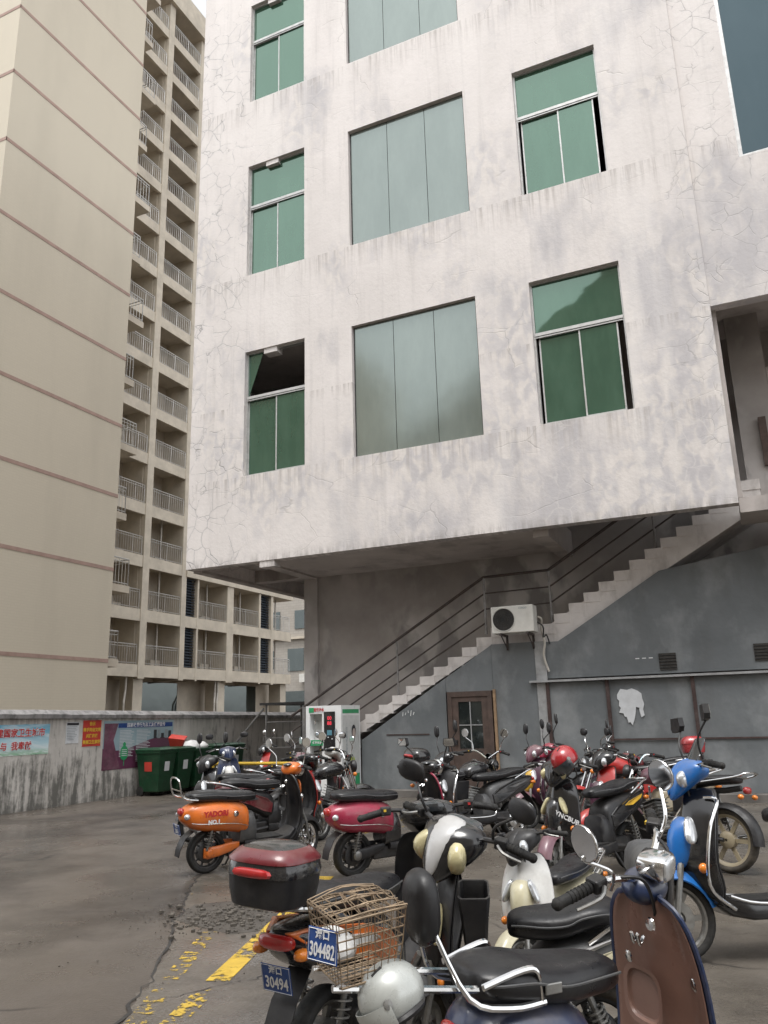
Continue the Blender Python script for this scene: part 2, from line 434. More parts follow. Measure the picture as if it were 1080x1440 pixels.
def mk_glass(name, tint, body, refl, rough):
    b = NB(name); v = b.coords(); t = b.t
    t.nodes.remove(b.b)
    gl = t.nodes.new('ShaderNodeBsdfGlossy'); gl.inputs['Color'].default_value = (*tint, 1); gl.inputs['Roughness'].default_value = rough
    df = t.nodes.new('ShaderNodeBsdfDiffuse')
    grime = b.ramp(b.noise(b.coords((1.6, 1, .5)), 1.3, 6, .6), (.4, body), (.8, tuple(min(1, q*1.3+.02) for q in body)))
    t.links.new(grime, df.inputs['Color'])
    lw = t.nodes.new('ShaderNodeLayerWeight'); lw.inputs['Blend'].default_value = .35
    fac = b.math('ADD', b.math('MULTIPLY', lw.outputs['Facing'], .5), refl, True)
    mx = t.nodes.new('ShaderNodeMixShader'); t.links.new(fac, mx.inputs[0]); t.links.new(df.outputs[0], mx.inputs[1]); t.links.new(gl.outputs[0], mx.inputs[2])
    bp = t.nodes.new('ShaderNodeBump'); bp.inputs['Strength'].default_value = .16; bp.inputs['Distance'].default_value = .03
    t.links.new(b.noise(v, .9, 2), bp.inputs['Height']); t.links.new(bp.outputs[0], gl.inputs['Normal'])
    t.links.new(mx.outputs[0], t.nodes['Material Output'].inputs[0]); MAT[name] = b.m
mk_glass('green_glass', (.33, .45, .38), (.034, .09, .058), .25, .03)
mk_glass('film_glass', (.40, .46, .44), (.15, .175, .158), .32, .13)
mk_glass('blue_glass', (.15, .20, .22), (.015, .026, .032), .30, .04)
mk_glass('dark_glass', (.4, .45, .45), (.012, .016, .016), .12, .05)

def mk_sheet():
    b = NB('grey_painted_sheet'); v = b.coords()
    c = b.ramp(b.noise(v, .8, 7, .6), (.3, (.125, .138, .146)), (.7, (.19, .205, .215)))
    c = b.mix(b.ramp(b.noise(b.coords((1.2, 1, .35)), 1.6, 6, .62), (.5, 0.0), (.75, .6)), c, (.115, .12, .122))
    c = b.mix(b.ramp(b.noise(b.coords((.7, 1, .5)), 2.0, 6, .6), (.5, 0.0), (.68, .5)), c, (.32, .335, .342))
    b.bump(b.noise(v, 1.7, 4), .45, .05)
    MAT['sheet'] = b.out(color=c, rough=b.ramp(b.noise(v, 3, 4), (.3, .42), (.7, .62)), spec=.4)
mk_sheet()

def mk_ground():
    b = NB('damp_asphalt'); v = b.coords()
    c = b.ramp(b.noise(v, .35, 8, .62), (.3, (.078, .065, .054)), (.7, (.135, .115, .097)))
    c = b.mix(b.ramp(b.noise(v, 60, 3), (.35, 0.0), (.7, .4)), c, (.085, .077, .07))
    st = b.ramp(b.noise(b.warp(v, .7, .6), .3, 6, .62), (.45, 0.0), (.58, .85))
    c = b.mix(st, c, (.036, .030, .026))
    e = b.voro(b.warp(v, 1.0, .5), .42)
    c = b.mix(b.math('MULTIPLY', b.ramp(e, (0.0, .8), (.011, 0.0)), b.ramp(b.noise(v, .5, 3), (.5, 0.0), (.58, 1.0))), c, (.03, .027, .025))
    rr = b.ramp(b.noise(v, .6, 7, .6), (.36, .12), (.48, .32), (.66, .6))
    b.bump(b.math('ADD', b.noise(v, 45, 4), b.math('MULTIPLY', b.noise(v, 3, 4), 1.2)), .4, .007)
    MAT['asphalt'] = b.out(color=c, rough=rr, spec=.4)
    b = NB('worn_concrete'); v = b.coords()
    c = b.ramp(b.noise(v, .9, 8, .65), (.28, (.09, .077, .063)), (.72, (.175, .155, .13)))
    c = b.mix(b.ramp(b.noise(b.warp(v, 1.2, .5), .55, 6, .62), (.47, 0.0), (.62, .8)), c, (.05, .043, .036))
    c = b.mix(b.ramp(b.noise(v, 50, 3), (.4, 0.0), (.75, .35)), c, (.14, .13, .118))
    e = b.voro(b.warp(v, 1.5, .4), .7)
    c = b.mix(b.math('MULTIPLY', b.ramp(e, (0.0, .85), (.012, 0.0)), b.ramp(b.noise(v, .6, 3), (.48, 0.0), (.56, 1.0))), c, (.03, .027, .025))
    b.bump(b.math('ADD', b.noise(v, 40, 4), b.math('MULTIPLY', b.noise(v, 4, 5), 1.5)), .5, .008)
    MAT['apron'] = b.out(color=c, rough=b.ramp(b.noise(v, 1.1, 6), (.36, .07), (.48, .3), (.65, .6)), spec=.5)
    b = NB('worn_yellow_paint'); v = b.coords()
    c = b.ramp(b.noise(v, 9, 6), (.3, (.42, .27, .035)), (.7, (.62, .43, .06)))
    a = b.ramp(b.math('ADD', b.noise(v, 3.2, 8, .72), b.math('MULTIPLY', b.noise(v, 24, 4), .35)), (.575, 0.0), (.67, 1.0))
    MAT['yellow_line'] = b.out(color=c, rough=.6, alpha=a)
    b = NB('faint_yellow_paint'); v = b.coords()
    a = b.ramp(b.math('ADD', b.noise(v, 4.0, 8, .72), b.math('MULTIPLY', b.noise(v, 26, 4), .35)), (.70, 0.0), (.76, 1.0))
    MAT['yellow_faint'] = b.out(color=(.5, .34, .05), rough=.6, alpha=a)
mk_ground()

# ================================================================== ground
def sheet(pts, z, name, mat):
    o = MB(); o.add([(x, y, z) for x, y in pts], [tuple(range(len(pts)))]); return o.build(name, mat)
o = sheet([(-260, -120), (200, -120), (200, 320), (-260, 320)], 0, 'ground', 'asphalt'); tag(o, 'damp dark asphalt yard floor', kind='structure')
rng = random.Random(3)
edge = [(-2.55, 1.2), (-2.75, 2.4), (-3.3, 3.72), (-3.62, 4.35), (-4.1, 5.15), (-4.45, 5.6), (-4.62, 5.95), (-4.95, 6.4), (-5.26, 6.9), (-5.7, 7.8), (-6.3, 9.0), (-7.2, 10.6), (-8.3, 12.4), (-9.6, 14.3)]
pts = []
for (a, b_) in zip(edge[:-1], edge[1:]):
    for k in range(7):
        t = k/7; j = .035
        pts.append((a[0]+(b_[0]-a[0])*t+rng.uniform(-j, j), a[1]+(b_[1]-a[1])*t+rng.uniform(-j, j)))
pts += [(-9.6, 14.3), (-9.6, 16.8), (9, 16.8), (9, -3), (-2.4, -3)]
o = MB().poly([(x, y, -.02) for x, y in pts], (0, 0, .026)).build('concrete_apron', 'apron')
tag(o, 'worn concrete parking strip under the scooters', kind='structure')
def strip(a, b_, w_, z, name, mat, label):
    a, b_ = Vector(a), Vector(b_); n = (b_-a).normalized(); q = Vector((-n.y, n.x))*w_/2
    o = sheet([(a-q)[:], (b_-q)[:], (b_+q)[:], (a+q)[:]], z, name, mat); tag(o, label, kind='structure'); return o
strip((-4.15, 7.62), (-3.22, 4.5), .15, .0095, 'painted_line', 'yellow_line', 'worn yellow bay line beside the broken patch')
strip((-3.18, 4.35), (-2.75, 2.9), .13, .0095, 'painted_line', 'yellow_faint', 'faint end of the yellow bay line')
strip((-3.98, 5.45), (-3.05, 3.4), .12, .0095, 'painted_line', 'yellow_faint', 'second faint yellow line on the concrete')
strip((-5.3, 10.2), (-3.2, 14.4), .12, .0095, 'painted_line', 'yellow_faint', 'faded yellow line under the parked row')
# broken hole with loose stones
mk_concrete('mud', (.045, .039, .033), (.105, .095, .083), (.03, .026, .022), 5.0, .6)
hp = [(-4.55, 5.72), (-4.2, 5.55), (-3.8, 5.42), (-3.6, 5.6), (-3.72, 5.95), (-3.8, 6.3), (-4.1, 6.35), (-4.4, 6.42), (-4.66, 6.2)]
o = sheet([(x+rng.uniform(-.03, .03), y+rng.uniform(-.03, .03)) for x, y in hp], .0075, 'broken_patch', 'mud'); tag(o, 'crumbled hole in the concrete full of grit', kind='structure')
# jagged crack between asphalt and concrete, and a branch
def crack(path, w0, name, label):
    L_, R2 = [], []
    for (a, b_) in zip(path[:-1], path[1:]):
        for k in range(8):
            t = k/8; x = a[0]+(b_[0]-a[0])*t+rng.uniform(-.025, .025); y = a[1]+(b_[1]-a[1])*t+rng.uniform(-.025, .025); ww = w0*rng.uniform(.25, 1.2)
            L_.append((x-ww, y-ww*.3)); R2.append((x+ww, y+ww*.3))
    m = MB(); n = len(L_)
    m.add([(x, y, .0083) for x, y in L_]+[(x, y, .0083) for x, y in R2], [(i, i+1, n+i+1, n+i) for i in range(n-1)])
    tag(m.build(name, 'black_plastic'), label, kind='structure')
crack([(-2.75, 2.4), (-3.3, 3.72), (-3.62, 4.35), (-4.1, 5.15), (-4.45, 5.6), (-4.62, 5.95), (-4.95, 6.4), (-5.26, 6.9), (-5.7, 7.8)], .012, 'ground_crack', 'long jagged crack along the concrete edge')
crack([(-3.4, 4.0), (-3.1, 4.5), (-2.95, 4.75), (-2.5, 4.9)], .006, 'ground_crack', 'short branch crack near the yellow line')
crack([(-4.66, 6.2), (-4.3, 6.5), (-3.75, 6.45), (-3.3, 6.6)], .01, 'ground_crack', 'crack along the broken patch rim')
lt = MB()
for i in range(90):
    x = rng.uniform(-7, 2.5); y = rng.uniform(2.2, 14.5); s = rng.uniform(.008, .03); a = rng.uniform(0, 6.3)
    lt.add([(x+s*math.cos(a+q)*f, y+s*math.sin(a+q)*f, .011+.006*rng.random()) for q, f in ((0, 1), (1.3, .5), (3.1, 1), (4.6, .45))], [(0, 1, 2, 3)])
tag(lt.build('litter', simple('dry_leaf', (.2, .15, .09), .8, 0, .6, None, 3)), 'scattered dry leaves and scraps on the yard floor', kind='stuff')
g = MB()
for i in range(700):
    x = rng.gauss(-4.12, .26); y = rng.gauss(5.86, .24)
    s = rng.uniform(.003, .010) if rng.random() < .8 else rng.uniform(.010, .035)
    g.ell((x, y, .008+s*.3), (s, s*rng.uniform(.6, 1), s*.55), 5, 3, rot=(0, 0, rng.uniform(0, 3)))
for i in range(500):
    x = rng.uniform(-5.5, 2.5); y = rng.uniform(2.5, 14); s = rng.uniform(.004, .011)
    g.ell((x, y, .007+s*.3), (s, s*.8, s*.5), 5, 3)
simple('grit', (.10, .088, .074), .85, 0, .45, None, 30)
o = g.build('loose_gravel', 'grit'); tag(o, 'loose crushed stones spilled from the broken patch', kind='stuff')

# ================================================================== boundary wall with coping
XW = -12.9
wall = empty('boundary_wall', (XW-.12, 12, 0)); tag(wall, 'low mould streaked plaster wall with grey cement coping', 'wall')
def part(mb, name, mat, parent, **k):
    o = mb.build(name, mat, parent, **k); o.matrix_parent_inverse = Matrix.Translation(parent.location).inverted(); return o
rows = []
ys = [4+i*.25 for i in range(89)]
topz = lambda y: 1.72-(y-11)*.011
part(MB().rings([[(XW, y, -.02), (XW, y, topz(y)), (XW-.24, y, topz(y)), (XW-.24, y, -.02)] for y in ys]), 'wall_body', 'boundary', wall)
cp = []
for y in ys:
    j = rng.uniform(-.014, .014); t = topz(y)
    cp.append([(XW+.075+j, y, t-.005), (XW+.085+j, y, t+.075+j*.5), (XW-.02, y, t+.16+j*.7), (XW-.22, y, t+.17), (XW-.34, y, t+.075), (XW-.33, y, t-.005)])
part(MB().rings(cp), 'coping', 'cap_concrete', wall, smooth=True, auto=30)

# posters on the wall (text runs along +Y seen from +X)
ROTW = (R_(90), 0, R_(90))
def poster(name, label, y0, y1, z0, z1, mat, cat='poster', off=.004):
    r = empty(name, (XW+off, (y0+y1)/2, (z0+z1)/2)); tag(r, label, cat)
    m = MB(); n = 8
    m.shell([[(0.004*math.sin(i*1.7+k), -(y1-y0)/2+(y1-y0)*k/n, -(z1-z0)/2+(z1-z0)*i/4) for k in range(n+1)] for i in range(5)], (.004, 0, 0))
    m.build('sheet', mat, r, smooth=True)
    return r
b = NB('banner_sky'); v = b.coords(src='Generated'); x, y, z = b.sep(v)
cl = b.ramp(b.noise(v, 3, 5), (.45, 0.0), (.62, .6))
c = b.mix(cl, b.ramp(z, (.0, (.62, .72, .66)), (.3, (.5, .68, .74)), (1.0, (.06, .36, .55))), (.72, .78, .8))
c = b.mix(b.math('MULTIPLY', b.ramp(z, (.05, 1.0), (.22, 0.0)), b.ramp(b.noise(v, 9, 4), (.4, 0.0), (.55, .8))), c, (.2, .42, .25))
MAT['banner_sky'] = b.out(color=c, rough=.5)
p = poster('banner', 'sky blue banner with two rows of red characters on the low wall', 9.3, 12.17, 1.03, 1.6, 'banner_sky', 'banner')
text('创建国家卫生城市', .165, 'white_ink', p, (.010, .66, .12), ROTW, bold=.009)
text('创建国家卫生城市', .165, 'red_ink', p, (.012, .66, .12), ROTW, bold=.003)
text('我参与  我奉献', .16, 'white_ink', p, (.010, .48, -.12), ROTW, bold=.009)
text('我参与  我奉献', .16, 'red_ink', p, (.012, .48, -.12), ROTW, bold=.003)
p = poster('notice', 'white printed paper notice pasted beside the red poster', 12.6, 12.95, 1.2, 1.62, 'paper_white', 'notice')
MB().bx(.006, .008, -.16, .16, .15, .2).build('print', 'black_ink', p)
for k in range(9): MB().bx(.006, .008, -.15, rng.uniform(.05, .15), .115-k*.032, .125-k*.032).build('print', 'grey_ink', p)
p = poster('red_poster', 'red poster with yellow characters pasted beside the large poster', 13.06, 13.58, 1.12, 1.655, 'poster_red')
for k, s in enumerate(['告示', '携手同创文明', '共建和谐', '美丽卫生家园']): text(s, .085, 'yellow_ink', p, (.009, 0, .19-k*.125), ROTW, bold=.002)
b = NB('poster_blue_grey'); v = b.coords(); x, y, z = b.sep(v)
c = b.ramp(b.noise(v, 1.4, 5), (.3, (.20, .30, .36)), (.7, (.34, .44, .48)))
pur = b.ramp(b.math('ADD', y, b.math('MULTIPLY', b.noise(v, 3, 3), .5)), (-.75, 1.0), (-.62, 0.0))
swoosh = b.ramp(b.math('ADD', z, b.math('MULTIPLY', b.math('SINE', b.math('MULTIPLY', y, 2.2)), -.12)), (-.48, 1.0), (-.40, 0.0))
nd = b.mix(swoosh, c, (.12, .035, .075))
MAT['poster_blue_grey'] = b.out(color=nd, rough=.5)
p = poster('health_poster', 'large faded blue poster with a green tree and small print behind the bins', 13.66, 15.98, .6, 1.63, 'poster_blue_grey')
MB().bx(.008, .010, -.72, 1.12, .36, .46).build('header', 'plate_blue', p)
text('国家收费行为及工友健康宣传', .1, 'white_ink', p, (.012, .2, .41), ROTW, bold=.002)
MB().poly([(.008, -1.14, -.5), (.008, -.62, -.5), (.008, -.85, .1), (.008, -.72, .46), (.008, -1.14, .46)], (.002, 0, 0)).build('purple_panel', simple('poster_purple', (.14, .05, .085), .55, 0, .4, (.3, .25, .26), 4), p)
for cx, n_ in ((-.42, 18), (.12, 22)):
    for k in range(n_): MB().bx(.008, .0095, cx-.24, cx+rng.uniform(.1, .24), .29-k*.032, .302-k*.032).build('print', 'paper_white', p)
for k in range(5): MB().bx(.008, .0095, .46+k*.13, .46+k*.13+.1, .1, .2+rng.uniform(0, .1)).build('picture', 'grey_ink' if k % 2 else 'black_ink', p)
MB().ell((.009, -.5, -.18), (.003, .12, .15), 16, 8, 2.6).build('tree_crown', 'green_ink', p, smooth=True)
MB().ell((.009, -.5, 0.0), (.003, .05, .05), 12, 6).build('tree_top', 'green_ink', p, smooth=True)
MB().bx(.008, .011, -.51, -.49, -.45, -.2).build('tree_stem', 'green_ink', p)
for k in range(4): MB().bx(.0115, .013, -.58, -.42, -.12-k*.04, -.105-k*.04).build('print', 'paper_white', p)

# ================================================================== tower of flats, near slab
def rail_panel(m, a, b_, z0, z1, gap=.13, r=.012):
    a, b_ = Vector((*a, 0)), Vector((*b_, 0)); d = b_-a; n = max(2, int(d.length/gap))
    for zz, rr in ((z1, .028), (z0+.08, .018), (z1-.13, .016)): m.tube([a+Vector((0, 0, zz)), b_+Vector((0, 0, zz))], rr, 5)
    for i in range(n+1):
        p = a+d*i/n; rr = .026 if i % 8 == 0 or i == n else r
        m.tube([p+Vector((0, 0, z0)), p+Vector((0, 0, z1))], rr, 4)
tw = empty('apartment_tower', (-27, 19, 0)); tag(tw, 'tall cream tiled apartment slab with thin brown bands', 'tower')
TX, TY0, TY1, TT = -21.0, 15.94, 22.26, 46
part(MB().bx(TX-12, TX, TY0, TY1, 0, TT), 'wall', 'tower_tile', tw)
for z in [3.78]+[7.12+2.83*k for k in range(14)]:
    part(MB().bx(TX-.02, TX+.012, TY0-.02, TY1+.002, z-.065, z+.065), 'band', 'tower_band', tw)
    part(MB().bx(TX-12, TX+.012, TY0-.012, TY0+.02, z-.064, z+.064), 'band', 'tower_band', tw)
for k in range(-1, 14):
    z = 6.75+2.83*k; dpt = 1.5 if k % 2 == 0 else 1.12
    part(MB().bx(TX-3.6, TX-.55, TY1+.01, TY1+dpt, z-.28, z), 'balcony_slab', 'balcony_paint', tw)
    m = MB(); rail_panel(m, (TX-.6, TY1+.05), (TX-.6, TY1+dpt-.05), z, z+1.05, .16); rail_panel(m, (TX-.6, TY1+dpt-.05), (TX-3.5, TY1+dpt-.05), z, z+1.05, .16)
    part(m, 'balcony_railing', 'steel_rail', tw)

# ================================================================== block of balconies behind
bb = empty('balcony_block', (-32, 38, 0)); tag(bb, 'cream apartment block with stacked railed balconies and a low wing', 'apartment block')
BX, DEP, FH, Z0 = -28.5, 1.7, 2.85, 4.3
tower_bays = [(26.0, 32.25), (32.85, 35.55)]
wing_bays = [(37.15, 39.95), (40.6, 43.45), (45.15, 47.35)]
louv = [(36.05, 37.0), (43.65, 44.9)]
NF = 15
part(MB().bx(BX-9, BX-DEP, 24, 35.95, 0, Z0+FH*NF), 'back_wall', 'balcony_wall', bb)
part(MB().bx(BX-9, BX-DEP-.01, 35.95, 47.4, 0, Z0+FH*2), 'back_wall', 'balcony_wall', bb)
part(MB().bx(BX-DEP, BX-.25, 32.25, 32.85, Z0-.5, Z0+FH*NF), 'pillar', 'balcony_paint', bb)
part(MB().bx(BX-.3, BX+.05, 32.3, 32.8, Z0-.5, Z0+FH*NF), 'pillar', 'balcony_paint', bb)
part(MB().bx(BX-9, BX+.04, 35.55, 35.96, Z0-.5, Z0+FH*NF+.2), 'end_wall', 'balcony_paint', bb)
part(MB().bx(BX-9, BX+.3, 24, 36.1, Z0+FH*NF-.5, Z0+FH*NF+1.2), 'parapet', 'balcony_paint', bb)
for (y0, y1) in ((37.0, 37.15), (39.95, 40.6), (43.45, 43.65), (44.9, 45.15)):
    part(MB().bx(BX-DEP, BX+.03, y0, y1, Z0-.5, Z0+FH*2), 'pillar', 'balcony_paint', bb)
for k in range(NF):
    z = Z0+FH*k; end = 47.45 if k < 2 else 35.56
    part(MB().bx(BX-.16, BX+.02, 24, end, z-.42, z+.2), 'fascia', 'balcony_paint', bb)
    part(MB().bx(BX-DEP, BX-.15, 24, end, z-.12, z+.03), 'floor_slab', 'balcony_wall', bb)
    for (y0, y1) in tower_bays+(wing_bays if k < 2 else []):
        m = MB(); rail_panel(m, (BX-.06, y0), (BX-.06, y1), z+.2, z+1.22, .17); part(m, 'railing', 'steel_rail', bb)
        yd = y0+.25
        part(MB().bx(BX-DEP-.01, BX-DEP+.04, yd, yd+1.15, z+.05, z+2.15), 'balcony_door', 'dark_glass', bb)
        part(MB().box((BX-1.35, y1-.5, z+.33), (.32, .8, .58)), 'condenser_unit', 'balcony_wall', bb)
        if k < 3: part(MB().tube([(BX-.7, (y0+y1)/2+.3, z+.03), (BX-.7, (y0+y1)/2+.3, z+FH-.1)], .055, 6), 'drain_pipe', 'pvc_pipe', bb)
    if k < 2:
        for (y0, y1) in louv:
            m = MB(); m.bx(BX-.5, BX-.4, y0, y1, z+.2, z+FH-.42)
            for q in range(14): m.box((BX-.2, (y0+y1)/2, z+.3+q*.158), (.14, y1-y0, .02), (0, .6, 0))
            part(m, 'louvre_screen', 'louvre', bb)
part(MB().bx(BX-9, BX+.12, 35.9, 47.6, Z0+FH*2-.42, Z0+FH*2+.25), 'wing_roof', 'balcony_paint', bb)
for y in (28.5, 32.4, 39.6, 46.6):
    part(MB().bx(BX-1.2, BX-.3, y, y+.7, 0, Z0-.4), 'column', 'balcony_paint', bb)
for y in (33.4, 41.5):
    part(MB().bx(BX-DEP-.02, BX-DEP+.05, y, y+4.2, 1.2, Z0-.55), 'shop_window', 'dark_glass', bb)
for y in (29.9, 30.15, 31.6, 39.1, 39.35):
    part(MB().tube([(BX-.15, y, 0), (BX-.15, y, 2.6), (BX-.3, y+.25, 3.2), (BX-.3, y+.25, Z0-.35)], .06, 6), 'drain_pipe', 'pvc_pipe', bb)
# far tiled house closing the gap
fh_ = empty('tiled_house', (-36, 64, 0)); tag(fh_, 'distant beige tiled house seen in the gap under the overhang', 'house')
part(MB().bx(-47, -24, 60, 72, 0, 15), 'wall', 'far_tile', fh_)
for (x, z, ww, hh) in ((-38.6, 9.2, 1.5, 1.6), (-36.3, 5.6, 1.6, 1.9), (-35.6, 9.2, 1.5, 1.6), (-39.2, 5.6, 1.5, 1.8), (-36.6, 2.2, 2.2, 1.7)):
    part(MB().bx(x, x+ww, 59.93, 60.02, z, z+hh), 'window', 'dark_glass', fh_)
part(MB().bx(-34.9, -34.0, 59.5, 60, 4.6, 5.3), 'condenser_unit', 'ac_white', fh_)
part(MB().bx(-47.3, -23.7, 59.7, 60, 8.3, 8.5), 'ledge', 'balcony_paint', fh_)
# building on the camera's side of the yard (mirrored in the windows)
bk = empty('facing_building', (-8, -20, 0)); tag(bk, 'plain grey building across the yard facing the white one', 'building')
part(MB().bx(-48, -23, -26, -15, 0, 27), 'wall', 'balcony_wall', bk)
part(MB().poly([(-22.99, -15, 0), (2, -15, 0), (2, -15, 24), (-4, -15, 27), (-22.99, -15, 15.5)], (0, -11, 0)), 'wall', 'balcony_wall', bk)
part(MB().bx(2.01, 22, -26, -13, 0, 21.5), 'wall', 'balcony_wall', bk)
for x in range(-29, 2, 4):
    for k in range(4): part(MB().bx(x, x+1.9, -15.02, -14.95, 1.2+3.4*k, 3.0+3.4*k), 'window', 'dark_glass', bk)
# ================================================================== white building
wb = empty('white_building', (-2, 20, 0)); tag(wb, 'white plaster building with stained overhanging facade and green windows', 'building')
YF, X0, X1 = 14.2, -11.27, .2
def holed(m, x0, x1, z0, z1, holes, y, th):
    xs = sorted({x0, x1, *[h[0] for h in holes], *[h[1] for h in holes]}); zs = sorted({z0, z1, *[h[2] for h in holes], *[h[3] for h in holes]})
    for i in range(len(xs)-1):
        for k in range(len(zs)-1):
            cx, cz = (xs[i]+xs[i+1])/2, (zs[k]+zs[k+1])/2
            if any(h[0] < cx < h[1] and h[2] < cz < h[3] for h in holes): continue
            for yy in (y, y+th): m.add([(xs[i], yy, zs[k]), (xs[i+1], yy, zs[k]), (xs[i+1], yy, zs[k+1]), (xs[i], yy, zs[k+1])], [(0, 1, 2, 3)])
    for (a, b_, c, d) in holes+[(x0, x1, z0, z1)]:
        m.add([(a, y, c), (a, y+th, c), (a, y+th, d), (a, y, d)], [(0, 1, 2, 3)]); m.add([(b_, y, c), (b_, y+th, c), (b_, y+th, d), (b_, y, d)], [(0, 1, 2, 3)])
        m.add([(a, y, c), (b_, y, c), (b_, y+th, c), (a, y+th, c)], [(0, 1, 2, 3)]); m.add([(a, y, d), (b_, y, d), (b_, y+th, d), (a, y+th, d)], [(0, 1, 2, 3)])
LW = [(-9.78, -8.18), (-7.0, -4.15), (-3.03, -1.28)]
ZR = [(6.86, 9.89), (11.9, 14.95), (16.88, 19.93)]
holes = [(a, b_, c, d) for a, b_ in LW for c, d in ZR]
m = MB(); holed(m, X0, X1, 4.88, 22.5, holes, YF, .25); part(m, 'facade_wall', 'facade', wb)
part(MB().bx(X0, X0+.25, YF+.251, 27, 4.9, 22.5), 'side_wall', 'facade', wb)
m = MB(); holed(m, X1+.003, 9.5, 8.57, 22.5, [(1.05, 4.6, 11.42, 18.6)], YF+.06, .25); part(m, 'facade_wall', 'facade', wb)
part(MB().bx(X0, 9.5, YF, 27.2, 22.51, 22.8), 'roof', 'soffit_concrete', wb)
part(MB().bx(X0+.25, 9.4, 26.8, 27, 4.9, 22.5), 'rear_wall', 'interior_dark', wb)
part(MB().bx(9.3, 9.5, YF+.32, 26.8, 0, 22.5), 'side_wall', 'facade', wb)
# small proud lip at the facade foot, with the lumps left by formwork
part(MB().bx(-9.32, -8.95, YF+.02, YF+.27, 4.74, 4.879), 'formwork_stub', 'facade', wb)
for zt in (9.89, 14.95, 19.93):
    part(MB().bx(-9.28, -8.93, YF+.03, YF+.27, zt-.13, zt+.01), 'formwork_stub', 'facade', wb)
# floors, soffit and beams
for z in (9.65, 14.7, 19.7):
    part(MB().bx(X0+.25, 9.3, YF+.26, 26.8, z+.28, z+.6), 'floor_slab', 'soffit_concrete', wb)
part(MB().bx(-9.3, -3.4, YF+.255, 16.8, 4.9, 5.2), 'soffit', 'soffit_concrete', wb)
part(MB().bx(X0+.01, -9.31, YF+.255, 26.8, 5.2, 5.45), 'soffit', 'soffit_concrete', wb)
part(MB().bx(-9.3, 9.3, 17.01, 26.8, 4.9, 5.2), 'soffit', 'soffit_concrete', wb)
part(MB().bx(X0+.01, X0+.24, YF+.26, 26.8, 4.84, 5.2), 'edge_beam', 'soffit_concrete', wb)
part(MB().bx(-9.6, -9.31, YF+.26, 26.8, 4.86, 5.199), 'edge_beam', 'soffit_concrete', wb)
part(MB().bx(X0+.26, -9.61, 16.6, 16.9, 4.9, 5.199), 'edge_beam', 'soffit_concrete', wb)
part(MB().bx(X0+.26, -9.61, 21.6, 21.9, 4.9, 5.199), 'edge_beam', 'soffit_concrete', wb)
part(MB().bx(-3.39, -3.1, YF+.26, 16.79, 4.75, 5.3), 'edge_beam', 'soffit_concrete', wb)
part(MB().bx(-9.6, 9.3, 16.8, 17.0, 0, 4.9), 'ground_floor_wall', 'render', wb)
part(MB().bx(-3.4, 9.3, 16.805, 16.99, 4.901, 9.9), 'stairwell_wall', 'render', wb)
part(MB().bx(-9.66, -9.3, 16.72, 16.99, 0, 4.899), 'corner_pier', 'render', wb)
part(MB().bx(-9.6, -9.4, 17.01, 26, 0, 4.9), 'side_wall', 'render', wb)
# open passage at the right, one storey up
part(MB().bx(.21, 9.3, 14.45, 15.5, 4.76, 5.02), 'passage_slab', 'soffit_concrete', wb)
part(MB().bx(1.2, 9.3, 15.51, 16.79, 4.76, 5.02), 'passage_slab', 'soffit_concrete', wb)
part(MB().bx(.0, .28, 14.47, 14.75, 5.03, 8.9), 'pillar', 'soffit_concrete', wb)
part(MB().bx(.42, 1.02, 15.8, 16.1, 5.03, 9.9), 'pillar', 'render', wb)
part(MB().bx(1.03, 9.2, 15.85, 16.05, 7.45, 7.85), 'edge_beam', 'soffit_concrete', wb)
part(MB().bx(.21, 9.3, 14.5, 16.79, 9.0, 9.25), 'soffit', 'soffit_concrete', wb)
part(MB().box((.82, 15.74, 6.35), (.13, .09, .95)), 'rusty_bracket', 'door_wood', wb)
part(MB().tube([(.9, 15.75, 5.9), (1.1, 15.75, 5.9), (1.1, 15.75, 6.2)], .03, 6), 'rusty_pipe', 'door_wood', wb)
part(MB().tube([(.95, 15.7, 6.1), (3, 15.7, 6.1)], .02, 6), 'hand_rail', 'rail_iron', wb)

